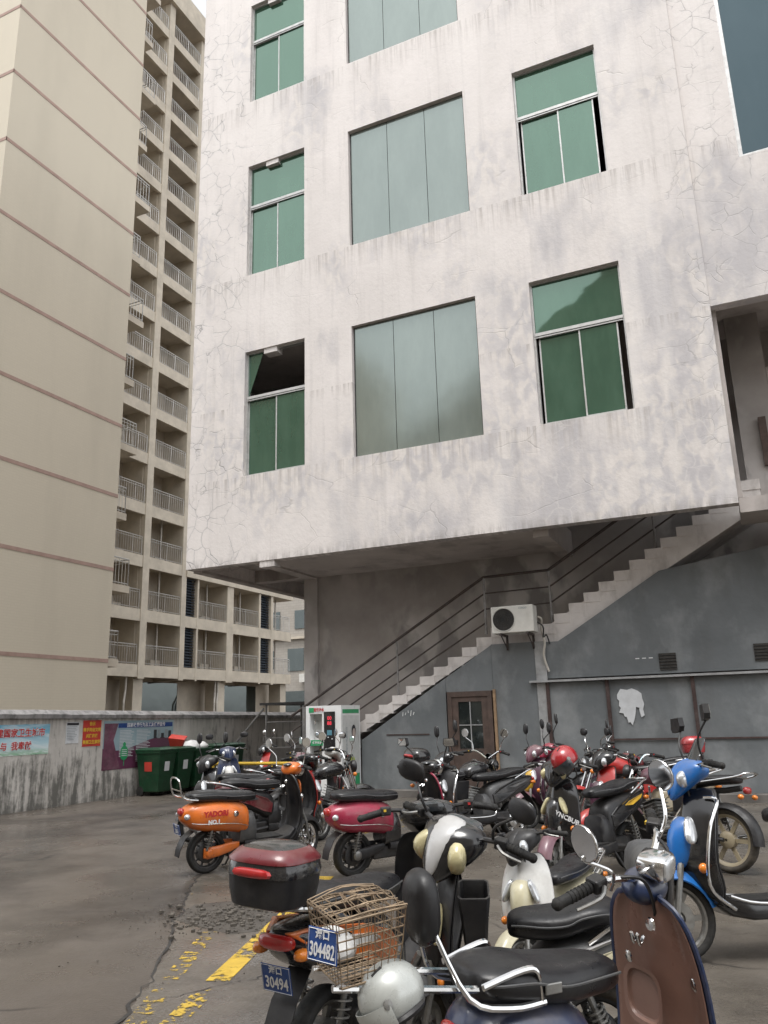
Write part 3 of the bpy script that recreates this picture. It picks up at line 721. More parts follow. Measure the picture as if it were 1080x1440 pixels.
def bar(x0, x1, z0, z1, y0, y1): return MB().bx(x0, x1, y0, y1, z0, z1)
def window(x0, x1, z0, z1, kind, open_top=False, slip=0):
    yg = YF+.13
    m = MB(); t = .035
    if kind == 'film':
        m.bx(x0, x0+.03, yg-.02, yg+.05, z0, z1); m.bx(x1-.03, x1, yg-.02, yg+.05, z0, z1)
        m.bx(x0+.031, x1-.031, yg-.02, yg+.05, z0, z0+.03); m.bx(x0+.031, x1-.031, yg-.02, yg+.05, z1-.03, z1)
        w_ = part(m, 'window', 'dark_metal', wb)
        n = 3; d = (x1-x0-.06)/n
        for i in range(n):
            o = MB().bx(x0+.03+d*i+.006, x0+.03+d*(i+1)-.006, yg-.035, yg-.02, z0+.006, z1-.01).build('pane', 'film_glass', w_)
        return
    zt = z0+(z1-z0)*.63
    m.bx(x0, x0+t, yg-.04, yg+.05, z0, z1); m.bx(x1-t, x1, yg-.04, yg+.05, z0, z1)
    m.bx(x0+t, x1-t, yg-.04, yg+.05, z0, z0+t); m.bx(x0+t, x1-t, yg-.04, yg+.05, z1-t, z1)
    m.bx(x0+t, x1-t, yg-.065, yg+.05, zt-.045, zt+.02)
    m.bx(x0+t, x1-t, yg-.055, yg-.041, zt-.085, zt-.06)
    w_ = part(m, 'window', 'window_alu', wb)
    xm = (x0+x1)/2+.02
    def sub(mb, n, mt):
        o = mb.build(n, mt, w_); return o
    if open_top:
        sub(MB().poly([(x0+t, yg, zt+.021), (x0+t, yg, z1-t), (x0+.42, yg, z1-t)], (0, .008, 0)), 'pane', 'green_glass')
    else:
        sub(MB().bx(x0+t, x1-t, yg, yg+.008, zt+.02, z1-t), 'pane', 'green_glass')
    l, r_ = x0+t+slip*.05, x1-t-slip*.11
    for i, (a, b_) in enumerate(((l, xm+.03), (xm-.03, r_))):
        yy = yg-.02 if i else yg+.015
        q = MB(); s = .028
        q.bx(a, a+s, yy-.012, yy+.014, z0+t, zt-.046); q.bx(b_-s, b_, yy-.012, yy+.014, z0+t, zt-.046)
        q.bx(a+s, b_-s, yy-.012, yy+.014, z0+t, z0+t+s); q.bx(a+s, b_-s, yy-.012, yy+.014, zt-.046-s, zt-.046)
        sub(q, 'sash', 'window_alu')
        sub(MB().bx(a+s, b_-s, yy-.003, yy+.004, z0+t+s, zt-.046-s), 'pane', 'green_glass')
for k, (c, d) in enumerate(ZR):
    window(*LW[0], c, d, 'slide', k == 0)
    window(*LW[1], c, d, 'film')
    window(*LW[2], c, d, 'slide', slip=1)
m = MB()
for (a, b_) in ((1.05, 1.12), (2.8, 2.86), (4.53, 4.6)): m.bx(a, b_, YF+.1, YF+.2, 11.42, 18.6)
m.bx(1.12, 4.53, YF+.1, YF+.2, 11.42, 11.48); m.bx(1.12, 4.53, YF+.1, YF+.2, 18.54, 18.6)
w_ = part(m, 'window', 'window_alu', wb)
for (a, b_) in ((1.12, 2.8), (2.86, 4.53)):
    o = MB().bx(a, b_, YF+.14, YF+.15, 11.48, 18.54).build('pane', 'blue_glass', w_)

# ================================================================== outside staircase
st = empty('outdoor_staircase', (-6, 16, 0)); tag(st, 'white concrete outdoor staircase with dark iron handrails', 'staircase')
YS0, YS1 = 15.58, 16.79
# lower flight: 18 steps to the landing at z 3.24, upper flight on from there
LX, LZ = -4.66, 3.24; NS = 18; rise = LZ/NS; run = .318
def step(x0, x1, z, thick):
    j = rng.uniform(-.006, .006)
    part(MB().bx(x0, x1+.012, YS0+j, YS1, z-thick, z), 'step', 'stair_concrete', st)
for i in range(NS):
    x1 = LX-run*i; step(x1-run, x1, LZ-rise*(i+1)+rise*0, .18 if i else .18)
xs0 = LX-run*NS
part(MB().bx(LX, -3.36, YS0-.002, YS1, LZ-.2, LZ), 'landing', 'stair_concrete', st)
UX, NU, urise, urun = -3.36, 13, .182, .305
for i in range(NU): step(UX+urun*i, UX+urun*(i+1), LZ+urise*(i+1), .19)
# stringer slabs under the steps
part(MB().poly([(xs0, YS0+.012, 0), (LX, YS0+.012, LZ-.19), (LX, YS0+.012, LZ-.34), (xs0+.55, YS0+.012, 0)], (0, 1.19, 0)), 'stringer', 'stair_concrete', st)
ue = UX+urun*NU
part(MB().poly([(UX-.1, YS0+.012, LZ-.02), (ue, YS0+.012, LZ+urise*NU-.02), (ue, YS0+.012, LZ+urise*NU-.5), (UX-.02, YS0+.012, LZ-.40), (LX, YS0+.012, LZ-.40), (LX, YS0+.012, LZ-.195), (UX-.1, YS0+.012, LZ-.195)], (0, 1.19, 0)), 'stringer', 'stair_concrete', st)
# railing
yr = YS0+.09
def rz(x): return LZ+(x-LX)*(rise/run)
posts = [(-9.05, rz(-9.05)), (-6.78, rz(-6.78)), (LX-.12, LZ), (-3.42, LZ), (-1.32, LZ+(-1.32-UX)*urise/urun)]
for (x, z) in posts:
    part(MB().tube([(x, yr, z-.12), (x, yr, z+1.06)], .024 if x > -9 else .05, 8), 'rail_post', 'post_iron', st)
for h, r in ((1.06, .03), (.72, .017), (.4, .017)):
    xa = -9.4
    part(MB().tube([(xa, yr, rz(xa)+h), (LX-.12, yr, LZ+h), (-3.42, yr, LZ+h+.02), (.2, yr, LZ+h+.02+(.2+3.42)*urise/urun)], r, 8), 'hand_rail', 'rail_iron', st)
part(MB().tube([(-9.4, yr, rz(-9.4)+.2), (LX-1.3, yr, LZ+.2-1.3*rise/run), (LX-.12, yr, LZ+.12)], .017, 8), 'hand_rail', 'rail_iron', st)

# ================================================================== grey sheet wall under the stairs
gw = empty('sheet_metal_shed', (-3, 15.5, 0)); tag(gw, 'grey painted sheet wall boxed in under the staircase', 'shed')
YG = 15.5
def gp(pts, name='sheet_panel', off=0, mat='sheet', th=.05): return part(MB().poly([(x, YG+off, z) for x, z in pts], (0, th, 0)), name, mat, gw)
gp([(-7.58, 0), (-5.66, 0), (-5.66, 2.28), (-7.5, 1.14), (-7.58, 1.1)])
gp([(-5.655, 2.0), (-4.66, 2.0), (-4.66, 2.885), (-5.655, 2.28)], off=.004)
gp([(-4.655, 0), (-3.78, 0), (-3.78, 2.9), (-4.655, 2.9)], off=-.003)
gp([(-3.775, 0), (-3.56, 0), (-3.56, 2.9), (-3.775, 2.9)], off=-.02, mat='steel_edge', name='corner_post')
up = lambda x: max(2.88, LZ-.42+(x-UX)*urise/urun+.02)
top = [(-3.555+.25*k, up(-3.555+.25*k)) for k in range(12)]
gp([(-3.555, 2.18)]+[(9.2, 2.18), (9.2, 4.9), (.75, 4.36)]+[p for p in reversed(top) if p[1] < 4.2])
for a, b_ in ((-3.555, -2.48), (-2.42, -.98), (-.92, 1.2), (1.26, 4), (4.05, 9.2)): gp([(a, 0), (b_, 0), (b_, 2.1), (a, 2.1)], off=rng.uniform(-.01, .01))
for x in (-3.57, -2.45, -.95, 1.23, 4.02): part(MB().bx(x-.032, x+.032, YG-.045, YG+.02, 0, 2.13), 'batten', 'brown_batten', gw)
part(MB().bx(-3.9, 9.2, YG-.11, YG+.05, 2.11, 2.15), 'flashing', 'steel_edge', gw)
part(MB().bx(-2.42, -.98, YG-.03, YG-.012, 1.02, 1.05), 'seam', 'brown_batten', gw)
part(MB().bx(-.92, 6, YG-.03, YG-.012, 1.02, 1.05), 'seam', 'brown_batten', gw)
part(MB().bx(-7.0, -6.05, YG-.014, YG-.002, 1.18, 1.2), 'seam', 'brown_batten', gw)
# ledge at the foot
part(MB().bx(-7.55, 9.2, YG-.35, YG-.012, 0, .13), 'footing', 'dark_concrete', gw)
# torn white poster remains
m = MB(); hp = [(x+rng.uniform(-.008, .008), YG-.016, z+rng.uniform(-.008, .008)) for x, z in [(-2.295, 1.835), (-2.215, 1.928), (-2.098, 1.909), (-2.024, 1.944), (-1.912, 1.892), (-1.849, 1.833), (-1.845, 1.739), (-1.826, 1.654), (-1.845, 1.562), (-1.834, 1.445), (-1.892, 1.419), (-1.911, 1.508), (-1.921, 1.587), (-1.966, 1.603), (-1.985, 1.51), (-2.01, 1.403), (-2.068, 1.288), (-2.105, 1.335), (-2.135, 1.322), (-2.147, 1.43), (-2.192, 1.445), (-2.212, 1.488), (-2.281, 1.504), (-2.249, 1.583), (-2.281, 1.645), (-2.265, 1.716), (-2.299, 1.755)]]
part(m.poly(hp, (0, .005, 0)), 'torn_paper', 'paper_white', gw)
# vent holes
for x, z in ((-1.48, 2.24), (.12, 2.32)):
    vp = part(MB().bx(x, x+.3, YG-.02, YG-.004, z, z+.3), 'vent', 'interior_dark', gw)
    for k in range(5):
        o = MB().box((x+.15, YG-.022, z+.04+k*.055), (.3, .02, .012), (.5, 0, 0)).build('slat', 'dark_metal', vp)
# door
dr = part(MB().bx(-5.62, -5.53, YG-.05, YG+.03, .1, 2.0).bx(-4.78, -4.69, YG-.05, YG+.03, .1, 2.0).bx(-5.529, -4.781, YG-.05, YG+.03, 1.9, 2.0)
          .bx(-5.529, -5.4, YG-.03, YG+.02, .1, 1.899).bx(-4.91, -4.781, YG-.03, YG+.02, .1, 1.899).bx(-5.399, -4.911, YG-.03, YG+.02, 1.8, 1.899).bx(-5.399, -4.911, YG-.03, YG+.02, .1, .9), 'door', 'door_wood', gw)
def dsub(mb, n, mt):
    o = mb.build(n, mt, dr)
dsub(MB().bx(-5.165, -5.145, YG-.025, YG+.0, .9, 1.8).bx(-5.399, -5.166, YG-.025, YG, 1.34, 1.36).bx(-5.144, -4.911, YG-.025, YG, 1.34, 1.36), 'glazing_bar', 'steel_edge')
for a, b_ in ((-5.399, -5.166), (-5.144, -4.911)):
    for c, d in ((.9, 1.339), (1.361, 1.8)): dsub(MB().bx(a, b_, YG-.01, YG-.004, c, d), 'pane', 'dark_glass')
dsub(MB().box((-5.46, YG-.05, 1.02), (.04, .05, .1)), 'handle', 'dark_metal')
part(MB().bx(-4.66, -4.61, YG-.06, YG-.006, 0, 2.02), 'wood_strip', 'wood_strip', gw)
for k in range(5):
    part(MB().box((-6.62+.06*k, YG-.004, 1.62+rng.uniform(-.04, .05)), (.012, .006, rng.uniform(.04, .11)), (0, rng.uniform(-.5, .5), 0)), 'chalk_mark', 'white_ink', gw)
for k in range(3): part(MB().box((-1.86+.12*k, YG-.004, 2.47), (.07, .006, .018)), 'chalk_mark', 'white_ink', gw)

# ================================================================== air conditioner on the wall
ac = empty('condenser_unit', (-4.06, 15.2, 3.06)); tag(ac, 'boxy white air conditioner condenser on brackets beside the stair landing', 'air conditioner')
MB().bx(-.42, .42, -.16, .16, .0, .52).build('casing', 'ac_white', ac, bevel=.015)
MB().lathe([(.215, -.168), (.225, -.175), (.225, -.155)], (-.17, 0, .26), 'Y', 28).build('fan_ring', 'ac_white', ac, smooth=True)
MB().lathe([(.001, -.163), (.214, -.163)], (-.17, 0, .26), 'Y', 28).build('fan_opening', 'interior_dark', ac)
g = MB()
for k in range(5): g.torus((-.17, -.172, .26), .04+.042*k, .0035, 'Y', 24, 4)
for k in range(10):
    a = math.pi*k/10; g.tube([(-.17-.21*math.cos(a), -.172, .26-.21*math.sin(a)), (-.17+.21*math.cos(a), -.172, .26+.21*math.sin(a))], .003, 4)
g.build('fan_guard', 'dark_metal', ac)
f = MB()
for k in range(3):
    a = k*2.09; f.box((-.17+.1*math.cos(a), -.1, .26+.1*math.sin(a)), (.18, .01, .09), (.3, -a, 0))
f.build('fan_blade', 'black_plastic', ac)
text('CHIGO', .05, 'grey_ink', ac, (.22, -.1615, .46), (R_(90), 0, 0), bold=.001)
for x in (-.25, .28):
    MB().bx(x-.02, x+.02, -.2, .33, -.04, -.001).bx(x-.02, x+.02, .28, .32, -.3, -.041).tube([(x, -.12, -.04), (x, .3, -.28)], .012, 6).build('bracket', 'rail_iron', ac)
MB().tube([(.44, .1, .3), (.5, .15, .25), (.47, .22, .05), (.52, .2, -.2), (.48, .22, -.45), (.55, .25, -.75)], .022, 8, sm=5).build('refrigerant_pipe', 'pvc_pipe', ac, smooth=True)
MB().tube([(.43, .1, .2), (.53, .12, .1), (.5, .2, -.1), (.56, .22, -.05), (.6, .27, -.22)], .014, 8, sm=5).build('cable', 'black_plastic', ac, smooth=True)

# ================================================================== water vending machine
wm = empty('water_dispenser', (-7.98, 15.0, .006)); tag(wm, 'white water vending machine with green labels at the stair foot', 'vending machine')
W2, D2, HM = .405, .43, 1.80
m = MB()
m.bx(-W2, W2, -D2+.2, D2, .06, HM)                     # cabinet
m.bx(-W2, -W2+.09, -D2, -D2+.2, .06, HM).bx(-.03, W2, -D2, -D2+.2, .06, HM)
m.bx(-W2+.09, -.03, -D2, -D2+.2, HM-.16, HM).bx(-W2+.09, -.03, -D2, -D2+.2, .06, .62).bx(-W2+.09, -.03, -D2, -D2+.2, 1.02, 1.12)
m.build('cabinet', 'machine_white', wm)
MB().bx(-W2+.02, W2-.02, -D2+.03, D2-.02, 0, .06).build('plinth', 'dark_metal', wm)
MB().bx(-W2+.092, -.032, -D2+.17, -D2+.198, 1.122, HM-.162).build('recess_back', 'machine_panel', wm)
MB().bx(-W2+.092, -.032, -D2+.17, -D2+.198, .622, 1.018).build('recess_back', 'machine_panel', wm)
MB().tube([(-.22, -D2+.17, 1.5), (-.22, -D2+.06, 1.5), (-.22, -D2+.06, 1.44)], .018, 8).build('tap', 'chrome', wm, smooth=True)
MB().bx(-W2+.07, .0, -D2-.004, -D2-.001, HM-.135, HM-.03).build('header_label', 'paper_white', wm)
MB().bx(-W2+.075, -W2+.19, -D2-.007, -D2-.0045, HM-.13, HM-.035).build('header_label', 'green_ink', wm)
text('直饮净水', .075, 'red_ink', wm, (-.1, -D2-.007, HM-.083), (R_(90), 0, 0), bold=.002, sx=.8)
MB().bx(-W2+.07, -.01, -D2-.006, -D2-.001, 1.02, 1.13).build('shelf_label', 'green_ink', wm)
text('健康饮水', .055, 'white_ink', wm, (-.14, -D2-.0075, 1.075), (R_(90), 0, 0), bold=.001)
MB().bx(.02, .27, -D2-.012, -D2-.001, .92, 1.68).build('control_panel', 'gloss_black', wm)
b = NB('led_red'); b.out(color=(.4, .02, .03)); b.b.inputs['Emission Color'].default_value = (1, .06, .1, 1); b.b.inputs['Emission Strength'].default_value = .25; MAT['led_red'] = b.m
text('00\n88', .1, 'led_red', wm, (.145, -D2-.0135, 1.5), (R_(90), 0, 0), bold=.002, name='led_digits')
MB().bx(.09, .2, -D2-.0135, -D2-.0125, 1.22, 1.32).build('card_sticker', simple('sticker_blue', (.1, .25, .32), .4), wm)
for x, z in ((.1, 1.19), (.19, 1.16)): MB().bx(x, x+.03, -D2-.0135, -D2-.0125, z-.02, z).build('card_sticker', 'paper_white', wm)
for z in (.72, .22): MB().bx(.1, .22, -D2-.01, -D2-.001, z, z+.028).build('coin_slot', 'dark_metal', wm)
MB().bx(.25, .275, -D2-.01, -D2-.001, .76, .86).build('lock', 'dark_metal', wm)
# right flank: printed column of characters, portrait silhouette, green label
RS = (R_(90), 0, R_(90))
MB().bx(W2+.001, W2+.004, -D2+.06, D2-.06, HM-.16, HM-.08).build('flank_label', 'green_ink', wm)
MB().bx(W2+.001, W2+.003, -D2+.06, D2-.05, .12, HM-.2).build('flank_print', 'machine_panel', wm)
text('每\n天\n喝\n好\n水\n身\n体\n更\n健\n康', .085, 'grey_ink', wm, (W2+.004, -.2, .98), RS, bold=.001, spacing=.9)
MB().ell((W2+.004, .12, 1.28), (.002, .1, .13), 16, 8).build('portrait_print', 'black_ink', wm, smooth=True)
MB().ell((W2+.0055, .13, 1.24), (.002, .07, .1), 16, 8).build('portrait_print', simple('skin_print', (.5, .42, .38), .6), wm, smooth=True)
MB().ell((W2+.004, .05, .72), (.002, .1, .07), 14, 6).build('flank_print', simple('lime_print', (.4, .5, .06), .5), wm, smooth=True)
MB().bx(W2+.003, W2+.006, -.25, -.05, .45, .52).build('flank_print', 'poster_red', wm)
MB().bx(W2+.003, W2+.006, -.25, -.05, .58, .62).build('flank_print', 'sticker_blue', wm)
MB().bx(W2+.003, W2+.006, .16, .36, .12, .45).build('flank_print', 'green_ink', wm)

# ================================================================== wheelie bins
def bin_(y, label, lid):
    r = empty('wheelie_bin', (-12.42, y, .003), (0, 0, R_(rng.uniform(-4, 4)))); tag(r, label, 'bin', 'green wheelie bins along the low wall')
    rg = []
    for z, hx, hy in ((.08, .24, .21), (.1, .25, .22), (.5, .29, .25), (.9, .325, .285), (.9, .345, .3), (.95, .345, .3)):
        rg.append([(a*hx, b_*hy, z) for a, b_ in ((-1, -1), (-.55, -1.02), (.55, -1.02), (1, -1), (1, 1), (-1, 1))])
    MB().rings(rg).build('body', 'bin_green', r, bevel=.008)
    if lid: MB().rings([[(a*.36, b_*.31, z) for a, b_ in ((-1, -1), (1, -1), (1, 1), (-1, 1))] for z in (.951, .985)]+[[(a*.25, b_*.22, 1.02) for a, b_ in ((-1, -1), (1, -1), (1, 1), (-1, 1))]]).build('lid', 'bin_green', r, bevel=.008)
    else:
        q = MB(); q.shell([[(-.36, -.3+.6*i, .96), (-.5, -.3+.6*i, .75)] for i in range(2)], (.0, 0, .02)); q.build('lid', 'bin_green', r)
    for s in (-1, 1):
        MB().lathe([(.02, -.03), (.1, -.03), (.1, .03), (.02, .03)], (-.24, s*.2, .1), 'Y', 16).build('wheel', 'rubber', r, smooth=True)
    MB().tube([(-.36, -.22, .93), (-.4, -.22, .95), (-.4, .22, .95), (-.36, .22, .93)], .015, 6).build('handle', 'bin_green', r)
    MB().box((.305, 0, .62), (.004, .16, .2), (0, .09, 0)).build('sticker', 'paper_white', r)
    MB().box((0.0, -.268, .62), (.2, .004, .2), (.08, 0, 0)).build('sticker', 'poster_red', r)
bin_(14.85, 'closed green wheelie bin at the end of the row, in front of the poster', True)
bin_(15.5, 'green wheelie bin, second in the row from the poster', True)
bin_(16.15, 'open green wheelie bin heaped with white rubbish bags', False)
bin_(16.85, 'green wheelie bin beyond the heaped one', True)
bin_(17.55, 'green wheelie bin at the far end of the row by the stairs', True)
for k, (dx, dy, dz, s, mt, lb) in enumerate(((-.05, .0, .93, .26, 'bag_white', 'crumpled white rubbish bag bulging from the open bin'), (.1, .2, .95, .17, 'bag_white', 'small white rubbish bag beside the bigger one in the open bin'))):
    m = MB().ell((0, 0, 0), (s, s, s*.6), 12, 8); m.v = [(x*(1+rng.uniform(-.15, .15)), y*(1+rng.uniform(-.15, .15)), z*(1+rng.uniform(-.2, .2))) for x, y, z in m.v]
    o = m.build('rubbish_bag', mt, None, smooth=True, auto=60); o.location = (-12.42+dx, 16.15+dy, dz+.04); tag(o, lb, 'rubbish bag')
m = MB().rings([[(a*.13, b_*.13, 0) for a, b_ in ((-1, -1), (1, -1), (1, 1), (-1, 1))], [(a*.19, b_*.19, .22) for a, b_ in ((-1, -1), (1, -1), (1, 1), (-1, 1))]])
o = m.build('plastic_basin', 'poster_red', None, bevel=.01); o.location = (-12.4, 15.52, 1.02); o.rotation_euler = (R_(12), R_(8), .5); tag(o, 'red plastic tub lying on a bin lid', 'tub')

# ================================================================== yellow barrier and small handrail
br = empty('parking_barrier', (-8.6, 13.0, 0)); tag(br, 'low yellow steel barrier bar in front of the water machine', 'barrier')
MB().tube([(-.95, 0, .78), (.95, 0, .78)], .03, 8).build('bar', 'barrier_yellow', br, smooth=True)
for x in (-.9, .9): MB().tube([(x, 0, 0), (x, 0, .78)], .03, 8).build('post', 'barrier_yellow', br, smooth=True)
hr = empty('side_stair', (-11.4, 18.6, 0)); tag(hr, 'dark side stair with sloping handrails and a small flat roof behind the machine', 'stair')
MB().bx(-.35, 1.7, -.6, 1.4, 1.93, 1.99).build('roof', 'dark_metal', hr)
for x, y in ((-.2, -.5), (1.55, -.5), (-.2, 1.3), (1.55, 1.3)): MB().tube([(x, y, 0), (x, y, 1.93)], .03, 6).build('post', 'post_iron', hr)
MB().tube([(-1.35, -.55, .75), (-.25, -.55, 1.85)], .03, 6).build('hand_rail', 'post_iron', hr)
MB().tube([(-1.35, -.55, 0), (-1.35, -.55, .78)], .03, 6).build('post', 'post_iron', hr)
MB().tube([(-.2, -.52, 1.5), (1.55, -.52, 1.5)], .015, 6).build('hand_rail', 'post_iron', hr)
MB().tube([(-.2, -.52, 1.1), (1.55, -.52, 1.1)], .015, 6).build('hand_rail', 'post_iron', hr)
for k in range(5): MB().bx(-1.3+.25*k, 1.6, -.4, 1.2, .17*k, .17*(k+1)).build('step', 'dark_concrete', hr)
# ================================================================== scooters and motorbikes
# local axes: x forward, y left, z up, origin on the ground between the axles
def steer_matrix(deg, top, bot):
    top, bot = Vector(top), Vector(bot); ax = (top-bot).normalized()
    return Matrix.Translation(bot) @ Matrix.Rotation(R_(deg), 4, ax) @ Matrix.Translation(-bot)
class Bike:
    def __init__(self, name, label, cat, pos, heading, steer=0, lean=4, group='parked scooters and motorbikes in the yard'):
        self.r = empty(name, (pos[0], pos[1], .006), (R_(lean), 0, R_(heading))); tag(self.r, label, cat, group)
        self.steer = steer; self.S = Matrix.Identity(4); self.sx = 1.0
    def p(self, mb, name, mat, parent=None, front=False, **k):
        if front: mb.xf(Matrix.Translation(((self.sx-1)*.45, 0, 0)) @ self.S)      # shorter wheelbase: front end slides back
        elif self.sx != 1: mb.xf(Matrix.Translation(((self.sx-1)*-.60, 0, 0)) if name in ('wheel', 'tyre', 'axle_cap', 'shock_absorber') else Matrix.Diagonal((self.sx, 1, 1, 1)))
        return mb.build(name, mat, parent or self.r, **k)

def wheel(bk, x, R, w_, front, rim_mat='dull_metal', tyre='rubber', hub=.07, spokes=8, name='wheel', disc=False):
    """wheel > tyre; the rim with its spokes is the wheel itself"""
    rr = R-w_*1.05
    m = MB(); c = (x, 0, R)
    m.lathe([(rr*.93, -w_*.55), (rr+.006, -w_*.62), (rr+.006, w_*.62), (rr*.93, w_*.55), (rr*.87, w_*.3), (rr*.87, -w_*.3), (rr*.93, -w_*.55)], c, 'Y', 28)
    m.lathe([(.012, -w_*.9), (hub*.6, -w_*.9), (hub, -w_*.6), (hub, w_*.6), (hub*.6, w_*.9), (.012, w_*.9)], c, 'Y', 20)
    for k in range(spokes):
        a = 2*math.pi*k/spokes; L_ = rr*.9-hub*.8; mid = hub*.8+L_/2
        m.box((x+mid*math.cos(a), 0, R+mid*math.sin(a)), (L_, w_*.36, max(.008, .13*R if spokes < 7 else .075*R)), (0, -a, 0))
    if disc: m.lathe([(.05, w_*.95), (.1, w_*.95), (.1, w_*.85), (.05, w_*.85), (.05, w_*.95)], c, 'Y', 20)
    wh = bk.p(m, name, rim_mat, None, front, smooth=True, auto=35)
    t = MB(); prof = [(rr, -w_*.62), (rr+w_*.25, -w_*.86), (R-w_*.42, -w_*.98), (R-w_*.12, -w_*.72), (R, -w_*.28), (R, w_*.28), (R-w_*.12, w_*.72), (R-w_*.42, w_*.98), (rr+w_*.25, w_*.86), (rr, w_*.62)]
    t.lathe(prof, c, 'Y', 40)
    bk.p(t, 'tyre', tyre, wh, front, smooth=True, auto=60)
    return wh
def fender(bk, x, R, w_, a0, a1, gap, mat, front, name='mudguard', depth=.05, flare=0):
    rows = []
    for i in range(15):
        a = R_(a0+(a1-a0)*i/14); row = []
        for k in range(9):
            s = -1+k/4; q = 1-abs(s)**3
            rad = R+gap-depth*(1-q); y = w_*s*(1.0+flare*math.sin(math.pi*i/14))
            row.append((x+rad*math.cos(a), y, R+rad*math.sin(a)))
        rows.append(row)
    m = MB(); n = 9
    inner = [[((x+(px-x)*.965), y*.94, R+(pz-R)*.965) for (px, y, pz) in r] for r in rows]
    # closed shell from outer and inner sheet
    rings = [r+list(reversed(i_)) for r, i_ in zip(rows, inner)]
    m.rings(rings)
    return bk.p(m, name, mat, None, front, smooth=True, auto=50)
def mirror(bk, side, base, kind, h=.2, out=.1, back=.02, frame='black_plastic', stem='chrome', yw=8):
    bx, by, bz = base
    tip = (bx-back, by+side*out, bz+h)
    mid = (bx+.02, by+side*out*.25, bz+h*.55)
    yaw = Matrix.Rotation(R_(-yw*side if yw < 30 else yw), 3, 'Z')
    m = MB(); g = MB()
    if kind == 'round':
        m.lathe([(.001, .028), (.035, .026), (.056, .008), (.058, 0), (.056, -.004)], (0, 0, 0), 'X', 22); g.lathe([(.001, -.003), (.054, -.003)], (0, 0, 0), 'X', 22, )
    elif kind == 'oval':
        m.ell((.008, 0, 0), (.02, .075, .05), 16, 8, 2.5); g.ell((-.0105, 0, 0), (.003, .066, .042), 16, 6, 2.5)
    elif kind == 'tall':
        m.ell((.008, 0, 0), (.02, .045, .075), 16, 8, 2.4); g.ell((-.0105, 0, 0), (.003, .039, .067), 16, 6, 2.4)
    else:
        pts = [(.0, -.075, -.02), (0, -.06, -.045), (0, .05, -.045), (0, .075, -.015), (0, .065, .04), (0, -.055, .045)]
        m.poly([(-.01, y, z) for _, y, z in pts], (.035, 0, 0)); g.poly([(-.0125, y*.88, z*.88) for _, y, z in pts], (.002, 0, 0))
    T = Matrix.Translation(tip) @ yaw.to_4x4()
    off = Matrix.Translation((0, side*.03, .035)) if kind in ('oval', 'octa') else Matrix.Translation((0, 0, .055 if kind == 'round' else .07))
    m.xf(T @ off); g.xf(T @ off)
    st_ = MB().tube([base, mid, tip, (Vector(tip)+Vector((0, 0, .012)))], .0065, 7, sm=4)
    hd = bk.p(m, 'mirror', frame, None, True, smooth=True, auto=40)
    bk.p(g, 'glass', 'mirror_glass', hd, True, smooth=True)
    bk.p(st_, 'stem', stem, hd, True, smooth=True)
def handlebar(bk, top, span, rise, sweep, chrome=True, guards=False):
    x, y, z = top; mat = 'chrome' if chrome else 'dark_metal'
    pts = []
    for s in (-1, 1):
        pts_s = [(x, s*.02, z), (x+.005, s*span*.3, z+rise*.6), (x-.01, s*span*.5, z+rise), (x-sweep, s*span*.68, z+rise), (x-sweep*2.2, s*span, z+rise-.02)]
        bk.p(MB().tube(pts_s, .0115, 8, sm=4), 'handlebar', mat, None, True, smooth=True)
        a, b_ = Vector(pts_s[3]), Vector(pts_s[4]); g0 = a+(b_-a)*.12
        m = MB().tube([g0, b_+(b_-a).normalized()*.02], .0175, 10); m.ell(tuple(b_+(b_-a).normalized()*.025), (.02, .02, .02), 8, 6)
        for q in range(6):
            c = g0+(b_-g0)*(.12+.13*q); m.tube([c-(b_-a).normalized()*.004, c+(b_-a).normalized()*.004], .0195, 10)
        bk.p(m, 'grip', 'rubber', None, True, smooth=True)
        bk.p(MB().box(tuple(a+(b_-a)*-.02), (.05, .055, .045), (0, 0, s*.25)), 'switch_housing', 'black_plastic', None, True, bevel=.008)
        bk.p(MB().box(tuple(a+(b_-a)*-.02+Vector((-.028, 0, .005))), (.008, .014, .012)), 'switch_button', 'red_ink' if s < 0 else 'yellow_ink', None, True)
        bk.p(MB().tube([tuple(a+Vector((.03, 0, 0))), tuple(a+(b_-a)*.4+Vector((.06, 0, -.005))), tuple(b_+Vector((.045, 0, -.015)))], [.008, .006], 6, sm=3), 'brake_lever', 'dull_metal', None, True, smooth=True)
    for s in (-1, 1):
        bk.p(MB().tube([(x, s*span*.45, z+rise), (x+.06, s*span*.3, z+rise-.02), (x+.07, s*.05, z-.1), (x+.03, s*.03, z-.25)], .006, 6, sm=5), 'brake_cable', 'black_plastic', None, True, smooth=True)
def plate(bk, c, size, txt, top_txt, tilt=0, yaw=180, parent=None):
    """number plate facing backwards (or yawed)"""
    e = MB().box((0, 0, 0), (.003, size[0], size[1])).build('number_plate', 'plate_blue', bk.r, bevel=.002)
    e.location = c; e.rotation_euler = (0, R_(tilt), R_(yaw-180)); 
    fr = MB(); a, b_ = size[0]/2-.004, size[1]/2-.004
    fr.tube([(-.002, -a, -b_), (-.002, a, -b_), (-.002, a, b_), (-.002, -a, b_)], .0012, 4, close=True); fr.build('plate_edge', 'white_ink', e)
    rot = (R_(90), 0, R_(-90))
    text(txt, size[1]*.58, 'white_ink', e, (-.0025, 0, -size[1]*.16), rot, bold=.001, sx=.60 if len(txt) > 5 else .7)
    text(top_txt, size[1]*.30, 'white_ink', e, (-.0025, .0, size[1]*.30), rot, bold=.0006)
    return e
